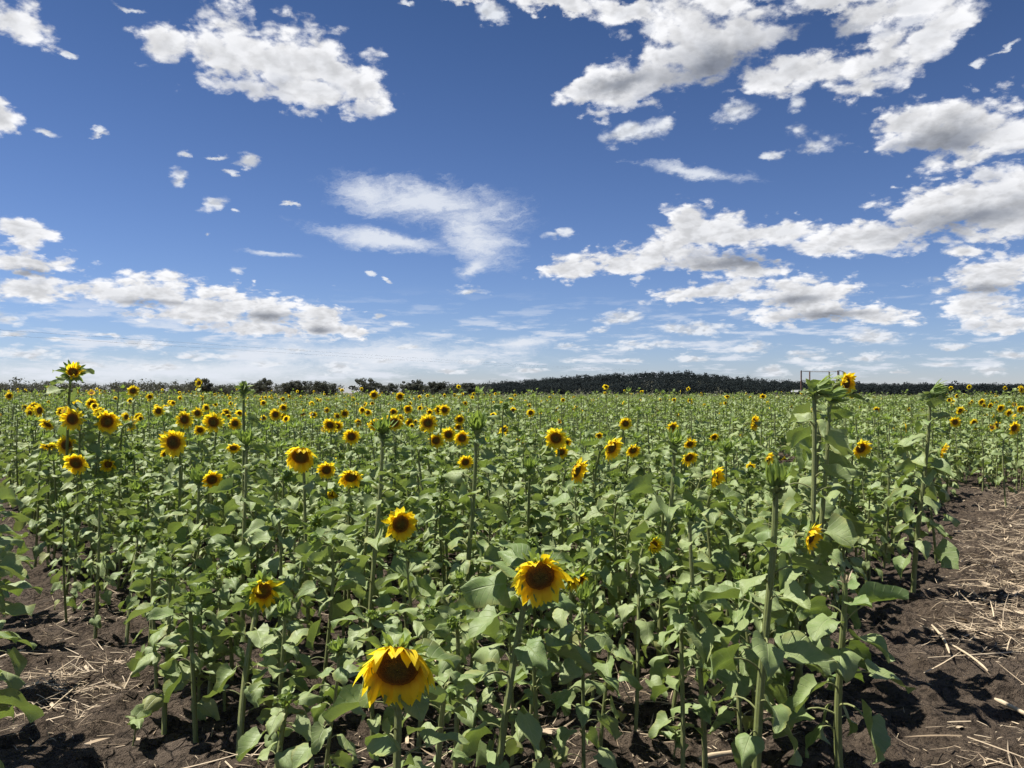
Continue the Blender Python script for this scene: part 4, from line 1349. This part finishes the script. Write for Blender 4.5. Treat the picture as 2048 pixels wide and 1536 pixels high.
def make_plant(p, seed):
    rng = np.random.default_rng(seed)
    d, kind = p['d'], p['kind']
    lod = 0 if d < 5.0 else 1
    G = {k: Geo() for k in ('stem', 'foliage', 'petals', 'disc', 'bracts', 'calyx')}
    C, f, base = p['C'], p['f'], p['base']
    nod = kind in 'OKHBD' and f[2] < 0.75
    if kind == 'X':
        path = stem_curve(base, C, np.array((0, 0, 1.0)), False, rng)
    else:
        dep = {'O': 0.30, 'K': 0.30, 'H': 0.50, 'B': 0.50, 'S': 0.40, 'L': 0.2, 'D': 0.5}[kind] * p['rad']
        path = stem_curve(base, C - f * dep * 1.05, f, nod, rng)
    h = C[2] - base[2]
    t = np.linspace(0, 1, len(path))
    r = p['stem'] * (0.98 - 0.40 * t)
    if kind in 'OKD':
        r = r + p['rad'] * 0.10 * np.clip((t - 0.9) / 0.1, 0, 1)
    tubes(G['stem'], path[None], r[None], 10 if lod == 0 else 7, [rng.uniform(0, 1)])
    n = int(np.clip(round(h * 27), 13, 23 if h < 1.2 else 22))
    n = p.get('n') or n
    lm = np.array([p['lm'] * rng.uniform(0.92, 1.08)])
    hi = 0.93 if kind in 'OKHB' else 0.97
    foliage(G['foliage'], rng, path[None], n, lm, lod, np.array([rng.uniform(0, 1)]), 0.13, hi, G['stem'])
    if kind in 'SLB' and kind != 'B' or (kind == 'B' and f[2] > 0.3):
        # young leaves round the top
        m = 9 if kind != 'L' else 12
        pt = along(path[None], np.full((1, m), 0.0) + np.linspace(0.955, 1.0, m)[None])[0]
        s = 1.0 if kind == 'L' else 0.75
        L = p['lm'] * s * rng.uniform(0.38, 0.62, m)
        nv, nu = LEAF_RES[lod]
        leaves(G['foliage'], pt, np.arange(m) * 2.4 + rng.uniform(0, 6), rng.uniform(0.35, 1.25, m), rng.uniform(0.2, 1.0, m), L, rng.uniform(0.24, 0.34, m), rng.uniform(0.2, 0.6, m), rng.normal(size=m) * 0.2, rng.uniform(0.3, 0.9, m), rng, nv, nu)
    if kind == 'L':
        flower(G, rng, C, f, p['rad'] * 0.55, 'S', lod)
    elif kind == 'D':
        flower(G, rng, C, f, p['rad'], 'B', lod)
    elif kind == 'X':
        top = path[-1]
        a = np.arange(9) * 0.7
        r_ = np.stack([np.cos(a), np.sin(a), 0 * a], -1)
        tg = np.stack([-np.sin(a), np.cos(a), 0 * a], -1)
        ribbons(G['calyx'], top + r_ * p['stem'] * 0.6, r_ * 0.25 + np.array((0, 0, 1.0)), tg, rng.uniform(0.02, 0.055, 9), np.full(9, 0.008), np.full(9, 0.2), rng.normal(size=9) * 0.5, rng.uniform(0, 1, 9), 3)
    else:
        flower(G, rng, C, f, p['rad'], kind, lod, p['cup'], p['grav'])
    root = empty('sunflower_plant', tuple(base))
    G['stem'].build('stem', M['stem'], root, True, base)
    G['foliage'].build('foliage', M['leaf'], root, True, base)
    if kind == 'X':
        G['calyx'].build('broken_tip', M['straw'], root, True, base)
    else:
        name = 'flower_head' if kind in 'OKHD' else 'bud'
        hd = G['calyx'].build(name, M['bract'], root, True, base)
        sub = [('bract_ring', 'bracts', 'bract'), ('petal_ring', 'petals', 'petal'), ('disc', 'disc', 'floret' if kind in 'BSLD' else 'disc')]
        for nm, key, mat in sub:
            if G[key].n:
                G[key].build(nm, M[mat], hd, True, base)
    p['obj'] = root


for i, p in enumerate(PLANTS):
    make_plant(p, 1000 + i)
# ---------------------------------------------------------------- the mass of the crop beyond the plants one can single out
def build_multi(name, parts):
    """one object of several materials: parts is a list of (Geo, material)"""
    allg = Geo()
    mi = []
    for k, (g, _) in enumerate(parts):
        if g.n:
            allg.add(np.concatenate(g.v), np.concatenate(g.f), np.concatenate(g.uv), np.concatenate(g.t))
            mi.append(np.full(len(np.concatenate(g.f)), k, np.int32))
    o = allg.build(name, parts[0][1])
    for _, m in parts[1:]:
        o.data.materials.append(m)
    o.data.polygons.foreach_set('material_index', np.concatenate(mi))
    return o


def far_heads(G, rng, C, f, rad, n, ns):
    """open heads of the far crop, all at once"""
    m = len(C)
    up = np.array([0, 0, 1.0])
    e2 = unit(up - f * f[:, 2:3])
    e1 = np.cross(e2, f)
    a = np.arange(n) * 2 * np.pi / n
    a = a[None] + rng.normal(size=(m, n)) * 0.12
    r = np.cos(a)[..., None] * e1[:, None] + np.sin(a)[..., None] * e2[:, None]
    t = -np.sin(a)[..., None] * e1[:, None] + np.cos(a)[..., None] * e2[:, None]
    cup = np.radians(rng.uniform(8, 30, (m, 1, 1)))
    rd = rad * 0.47
    s = C[:, None] + r * rd[:, None, None] * 0.92
    d0 = r * np.cos(cup) + f[:, None] * np.sin(cup)
    F3 = lambda q: q.reshape(-1, 3)
    ribbons(G['petals'], F3(s), F3(d0), F3(t), ((rad - rd)[:, None] * rng.uniform(0.8, 1.25, (m, n))).ravel(), np.repeat(rad * (5.4 / n), n), rng.uniform(0.1, 0.9, (m, 1)).repeat(n, 1).ravel(), rng.normal(size=m * n) * 0.3, rng.uniform(0, 1, m * n), ns, 0.42, 1, 0)
    k = 9
    b = np.arange(k) * 2 * np.pi / k
    rim = np.cos(b)[None, :, None] * e1[:, None] + np.sin(b)[None, :, None] * e2[:, None]
    prof = ((0.02, 0.010), (0.55, 0.007), (1.0, 0.0), (0.95, -0.012), (0.25, -0.030))
    P = np.stack([C[:, None] + rim * (rd * q)[:, None, None] + f[:, None] * h for q, h in prof], 1)
    uv = np.broadcast_to(np.stack([np.broadcast_to(b / 6.28, (5, k)), np.broadcast_to(np.array([q for q, _ in prof])[:, None], (5, k))], -1)[None], (m, 5, k, 2))
    fc = grid_faces(m, 3, k, True)
    fc = fc % (3 * k) + (fc // (3 * k)) * 5 * k
    G['disc'].add(P, fc, uv, np.full(m * 5 * k, 0.5))
    G['bracts'].add(P, (grid_faces(m, 3, k, True) % (3 * k)) + 2 * k + (grid_faces(m, 3, k, True) // (3 * k)) * 5 * k, uv, np.full(m * 5 * k, 0.3))


def far_buds(G, rng, C, rad, n):
    m = len(C)
    a = rng.uniform(0, 6.28, (m, 1)) + np.arange(n)[None] * 6.2832 / n
    r = np.stack([np.cos(a), np.sin(a), 0 * a], -1)
    t = np.stack([-np.sin(a), np.cos(a), 0 * a], -1)
    lean = np.stack([rng.normal(size=m) * 0.4 + 0.3, rng.normal(size=m) * 0.4 - 0.2, np.ones(m)], -1)
    d0 = r * rng.uniform(0.35, 0.9, (m, n, 1)) + lean[:, None] * 0.8
    F3 = lambda q: q.reshape(-1, 3)
    ribbons(G['bracts'], F3(C[:, None] + r * rad[:, None, None] * 0.4), F3(d0), F3(t), np.repeat(rad * 2.0, n) * rng.uniform(0.6, 1.2, m * n), np.repeat(rad * 0.8, n), np.zeros(m * n), rng.normal(size=m * n) * 0.6, rng.uniform(0, 1, m * n), 2, 0.4, 1, 0)


def mass():
    rng = np.random.default_rng(31)
    G = {k: Geo() for k in ('stem', 'foliage', 'petals', 'disc', 'bracts')}
    heads = []
    for (px, py, s) in FAR:
        d = min(262.0 / s, 46.0)
        C = at(px, py, d)
        C[2] = min(C[2], 1.75)
        heads.append((*C, s / 2 / F * d * 1.08))
    heads = np.array(heads)
    
    # band: from, to, spacing, detail of the leaves, leaves, foot of the leaves, share in flower at left and right
    BANDS = [(0.0, 11.6, 0.0, 1, 20, 0.10, 0.04, 0.01), (11.6, 17.0, 0.36, 2, 19, 0.12, 0.07, 0.012), (17.0, 27.0, 0.44, 3, 17, 0.22, 0.10, 0.018), (27.0, 46.0, 0.62, 4, 13, 0.35, 0.11, 0.03), (46.0, 70.0, 1.0, 4, 10, 0.45, 0.12, 0.05), (70.0, 104.0, 1.5, 4, 9, 0.5, 0.12, 0.07)]
    rest = np.array(REST) if len(REST) else np.zeros((0, 3))
    for bi, (y0, y1, cell, lod, nl, tlo, fl, fr) in enumerate(BANDS):
        if bi == 0:
            x, y = rest[:, 0], rest[:, 1]
            h = rest[:, 2]
        else:
            x, y = scatter(y0, y1, cell, 60 + bi)
            h = tall(x, y, rng)
        h = h * np.where(rng.random(len(x)) < 0.09, rng.uniform(1.12, 1.38, len(x)), 1.0) * (1 + 0.05 * np.clip((y - 15) / 50, 0, 1))
        h = h * (0.9 + 0.25 * fbm(x * 0.12, y * 0.12, 71, 2))
        if bi in (0, 1):
            ok = np.array([room(a, b, c) for a, b, c in zip(x, y, h)])
            x, y, h = x[ok > 0], y[ok > 0], ok[ok > 0]
        h = np.minimum(h, 1.50 + 0.12 * rng.random(len(h)))
        hk = heads[(heads[:, 1] >= y0) & (heads[:, 1] < y1)]
        m = len(x)
        share = fl + (fr - fl) * np.clip((x / y + 0.35) / 0.45, 0, 1)
        share = np.where((x / y > 0.56) & (y < 26), 0.20, share)
        inflower = rng.random(m) < share * np.clip((fbm(x * 0.25, y * 0.25, 73, 2) - 0.36) / 0.14, 0.1, 1.7)
        h = np.where(inflower, h * 1.10, h)
        top = np.stack([x + rng.normal(size=m) * 0.05, y + rng.normal(size=m) * 0.05, h], -1)
        if len(hk):
            x, y = np.r_[x, hk[:, 0] + 0.02], np.r_[y, hk[:, 1] + 0.06]
            top = np.r_[top, hk[:, :3] + np.array((0.01, 0.04, 0.0))]
            inflower = np.r_[inflower, np.zeros(len(hk), bool)]
        m2 = len(x)
        base = np.stack([x, y, ground_z(x, y)], -1)
        t = np.linspace(0, 1, 4)[None, :, None]
        path = base[:, None] * (1 - t) + top[:, None] * t
        path[:, 1:3, :2] += rng.normal(size=(m2, 1, 2)) * 0.015
        tubes(G['stem'], path if lod < 4 else path[:, ::3][:, [0, 1]] if False else path, np.full((m2, 4), 0.010 if lod < 4 else 0.013) * np.linspace(1.1, 0.7, 4)[None], 6 if lod < 2 else 5 if lod < 3 else 3, rng.uniform(0, 1, m2))
        k = 1.0 if lod < 3 else 1.15 if lod == 3 else 1.5 if y0 < 46 else 2.1
        foliage(G['foliage'], rng, path, nl, rng.uniform(0.10, 0.145, m2) * k, lod, rng.uniform(0, 1, m2), tlo, 1.0, G['stem'])
        n = int(inflower.sum())
        yaw, pit = np.radians(rng.normal(size=n) * 26 + 12), np.radians(rng.normal(size=n) * 16 - 12)
        f = np.stack([np.sin(yaw) * np.cos(pit), -np.cos(yaw) * np.cos(pit), np.sin(pit)], -1)
        C = top[:m][inflower[:m]] + f * 0.05
        if len(hk):
            n2 = len(hk)
            yaw, pit = np.radians(rng.normal(size=n2) * 14 + 6), np.radians(rng.normal(size=n2) * 10 - 8)
            C = np.r_[C, hk[:, :3]]
            f = np.r_[f, np.stack([np.sin(yaw) * np.cos(pit), -np.cos(yaw) * np.cos(pit), np.sin(pit)], -1)]
        rad = np.r_[rng.uniform(0.062, 0.088, n), hk[:, 3]] if len(hk) else rng.uniform(0.062, 0.088, n)
        far_heads(G, rng, C, f, rad, 18 if lod < 3 else 13 if lod == 3 else 10, 3 if lod < 3 else 2)
        bud = ~inflower[:m] & (rng.random(m) < 0.75)
        far_buds(G, rng, top[:m][bud], rng.uniform(0.026, 0.042, int(bud.sum())) * (1 if lod < 4 else 1.25), 10 if lod < 3 else 6)
    o = build_multi('sunflower_field', [(G['foliage'], M['leaf']), (G['stem'], M['stem']), (G['petals'], M['petal']), (G['disc'], M['disc']), (G['bracts'], M['bract'])])
    tag(o, 'dense sunflower crop stretching back to the treeline', 'sunflower crop')
    o['kind'] = 'stuff'


mass()


# ---------------------------------------------------------------- straw and stubble on the soil
def straw():
    rng = np.random.default_rng(17)
    n = 300000
    y = 1.9 + (rng.random(n) ** 1.5) * 15
    x = rng.uniform(-0.75, 0.80, n) * y + rng.normal(size=n) * 0.2
    s = x - (1.15 + 0.63 * (y - 3.1))
    clumpy = fbm(x * 1.1, y * 1.1, 91, 3)
    drift = fbm(x * 0.5 + 3, y * 2.2, 95, 3)
    right = np.clip((s - 0.25) / 0.7, 0, 1) * np.clip((drift - 0.36) / 0.16, 0.06, 1) * np.clip((y - 3.5) / 1.6, 0.14, 0.85)
    heap = 0.55 * np.exp(-(((x + 2.25) / 0.32) ** 2 + ((y - 3.85) / 0.30) ** 2))
    under = np.clip((clumpy - 0.52) / 0.12, 0.05, 1) * 0.12
    keep = rng.random(n) < np.clip(np.where(s > 0.1, right, under) + heap, 0, 1)
    x, y = x[keep], y[keep]
    m = len(x)
    big = rng.random(m) < 0.07
    L = np.where(big, rng.uniform(0.12, 0.32, m), rng.gamma(2.2, 0.024, m) + 0.012)
    W = np.where(big, rng.uniform(0.0035, 0.008, m), rng.uniform(0.0015, 0.004, m))
    husk = rng.random(m) < 0.018
    W = np.where(husk, rng.uniform(0.012, 0.022, m), W)
    L = np.where(husk, rng.uniform(0.05, 0.12, m), L)
    a = rng.normal(size=m) * 0.9 + np.where(rng.random(m) < 0.5, 0.2, 2.8)
    d0 = np.stack([np.cos(a), np.sin(a), rng.normal(size=m) * 0.07 + 0.04], -1)
    tg = unit(np.stack([-np.sin(a), np.cos(a), rng.normal(size=m) * 0.6], -1))
    pos = np.stack([x, y, ground_z(x, y) + 0.006 + np.abs(rng.normal(size=m)) * 0.008], -1)
    g = Geo()
    ribbons(g, pos, d0, tg, L, W, rng.uniform(0.0, 0.25, m), rng.normal(size=m) * 0.5, rng.uniform(0, 1, m) ** 0.8, 4, 0.5, 1, 0.0)
    o = g.build('straw_litter', M['straw'])
    tag(o, 'pale dry straw scattered over the dark soil', 'straw')
    o['kind'] = 'stuff'


straw()

STALKS = [
    ((1864, 1268), (1899, 1338), 0.016, 'short pale straw stalk on bare soil at right, left of its longer mate'),
    ((1898, 1308), (1976, 1367), 0.013, 'longer pale straw stalk lying slantwise on bare soil, right of the short one'),
    ((1990, 1419), (2060, 1452), 0.020, 'thick straw stalk lying at the right edge of the bare strip'),
    ((1836, 1336), (2070, 1316), 0.009, 'long thin straw stalk lying level across the bare soil at right'),
    ((-20, 1334), (52, 1320), 0.018, 'thick pale stalk lying on the bare soil at the left edge'),
    ((1396, 1534), (1486, 1514), 0.022, 'grey stalk stub lying on dark soil at the bottom, left of the thickest stem'),
    ((1200, 1304), (1260, 1322), 0.016, 'split pale stalk lying in the sun behind the second biggest flower'),
    ((943, 1360), (975, 1348), 0.010, 'short straw stalk lying in the shade left of the second biggest flower stem'),
    ((1742, 1040), (1763, 1062), 0.018, 'pale stalk leaning among the plants left of the tall edge stem'),
    ((1905, 1067), (1975, 1068), 0.014, 'pale stalk lying level on the far part of the bare straw strip'),
    ((97, 1462), (160, 1395), 0.008, 'thin bent straw lying beside the straw heap on the left bare soil'),
]


def stalks():
    rng = np.random.default_rng(3)
    for a, b, w, label in STALKS:
        p, q = on_ground(*a), on_ground(*b)
        t = np.linspace(0, 1, 7)[:, None]
        path = p + (q - p) * t
        path[:, :2] += (np.sin(t * 3.1) * rng.normal(size=2) * 0.006)
        z = ground_z(path[:, 0], path[:, 1])
        path[:, 2] = np.polyval(np.polyfit(t[:, 0], z, 1), t[:, 0]) + max(0.0, float((z - np.polyval(np.polyfit(t[:, 0], z, 1), t[:, 0])).max())) + w * 0.55
        g = Geo()
        r = w * 0.5 * (1 + 0.12 * rng.normal(size=7))
        r[0] *= 0.6
        r[-1] *= 0.45
        tubes(g, path[None], r[None], 8, [0.92])
        o = g.build('straw_stalk', M['straw'], None, True, p)
        o.location = p
        tag(o, label, 'straw stalk', 'straw stalks on the ground')


stalks()


# small seedlings in the gaps
SEED = [(1346, 1528, 'tiny seedling with paired leaves on dark soil between the front stems'), (650, 1475, 'wilted seedling on the soil left of the biggest flower'), (265, 1500, 'thin dry seedling on the shaded soil at the left front')]
for k, (px, py, label) in enumerate(SEED):
    rng = np.random.default_rng(900 + k)
    b = on_ground(px, py)
    b[2] = float(ground_z(b[0], b[1])) - 0.005
    root = empty('seedling', tuple(b))
    tag(root, label, 'seedling')
    s, g = Geo(), Geo()
    path = np.stack([b, b + np.array((0.01, 0, 0.06)), b + np.array((0.012, 0.005, 0.13))])[None]
    tubes(s, path, np.array([[0.004, 0.0035, 0.003]]), 6, [0.8])
    m = 6
    leaves(g, along(path, np.linspace(0.6, 1, m)[None])[0], np.arange(m) * 2.4 + k, rng.uniform(0.2, 0.9, m), rng.uniform(0.3, 1.0, m), rng.uniform(0.05, 0.10, m), rng.uniform(0.25, 0.36, m), rng.uniform(0.1, 0.4, m), rng.normal(size=m) * 0.2, rng.uniform(0.2, 0.9, m), rng, 7, 6)
    s.build('stem', M['stem'], root, True, b)
    g.build('foliage', M['leaf'], root, True, b)


# ---------------------------------------------------------------- labels
MARKS = [  # short names of plants anyone can find, by their index in HEROES
    ('biggest open sunflower', 'the biggest flower'), ('second biggest', 'the second biggest flower'), ('oval brown', 'the oval-faced flower'), ('wide drooping', 'the wide drooping flower'),
    ('round flat-faced', 'the flat-faced flower'), ('lowest open sunflower of the left', 'the lowest left-edge flower'), ('fat closed bud', 'the fat yellow-centred bud'), ('half-open flower with green frill', 'the green-frilled half-open flower'),
    ('round nodding green', 'the round nodding bud'), ('whorl', 'the budless whorled plant'), ('very tall leafy', 'the very tall leafy stem'), ('spiky upright bud on a thick', 'the mid-field spiky bud'),
    ('central tall stem topped', 'the central tall stem'), ('tall thick stem with', 'the thick stem with upright bud'), ('big upright bud in long', 'the thickest stem'), ('left of the giant', 'the giant swept buds'),
    ('tall edge stem topped', 'the tall edge stem'), ('snapped off', 'the snapped stem'), ('windswept', 'the windswept flower'), ('lowest sunflower of the mid', 'the mid-field trio'), ('bright drooping sunflower right', 'the bright drooping flower'),
    ('narrow side-facing', 'the narrow side-facing flower'), ('spindly', 'the spindly edge plant'), ('large ragged', 'the large ragged flower'), ('yellow-tipped bud', 'the slender yellow-tipped bud'), ('wilting', 'the wilting head'),
]


def label_all():
    marks = []
    for key, say in MARKS:
        for p in PLANTS:
            if p['label'] and key in p['label'] and p['hero']:
                marks.append((p, say))
                break
    made = {}
    for p in PLANTS:
        o = p['obj']
        if p['hero']:
            tag(o, p['label'], 'sunflower', 'sunflowers of the crop')
            continue
        if p.get('row'):
            tag(o, p['label'], 'sunflower', 'plants of the neighbouring row')
            continue
        kind = {'S': 'upright-budded', 'B': 'round-budded', 'L': 'budless leafy'}[p['kind']]
        h = p['C'][2] - p['base'][2]
        size = 'short' if h < 0.62 else 'tall' if h > 0.92 else 'mid-height'
        # the nearest landmark, by bearing and distance
        def dist(m):
            return math.hypot((m['px'] - p['px']) / 1.0, 260 * (math.log(m['base'][1]) - math.log(p['base'][1])))
        m, say = min(marks, key=lambda q: dist(q[0]))
        dx, dy = p['px'] - m['px'], p['base'][1] - m['base'][1]
        side = 'left of' if dx < -26 else 'right of' if dx > 26 else ''
        dep = 'behind' if dy > 0.35 else 'in front of' if dy < -0.35 else ''
        if side and dep:
            rel = ('behind and ' if dep == 'behind' else 'in front and ') + side
        else:
            rel = side or dep or 'touching'
        made.setdefault((size, kind, rel, say), []).append((math.hypot(dx, 60 * dy), p))
    for (size, kind, rel, say), ps in made.items():
        ps.sort(key=lambda q: q[0])
        where = rel + ' ' + say
        if len(ps) == 1:
            words = ['']
        elif len(ps) == 2:
            words = ['closer ', 'farther ']
        else:
            words = ['closest '] + ['%s closest ' % w for w in ('second', 'third', 'fourth', 'fifth', 'sixth', 'seventh', 'eighth', 'ninth', 'tenth', 'eleventh', 'twelfth')]
        for i, (_, p) in enumerate(ps):
            w = words[i] if i < len(words) else 'more distant '
            tag(p['obj'], '%s%s %s sunflower plant %s' % (w, size, kind, where), 'sunflower', 'sunflowers of the crop')


label_all()
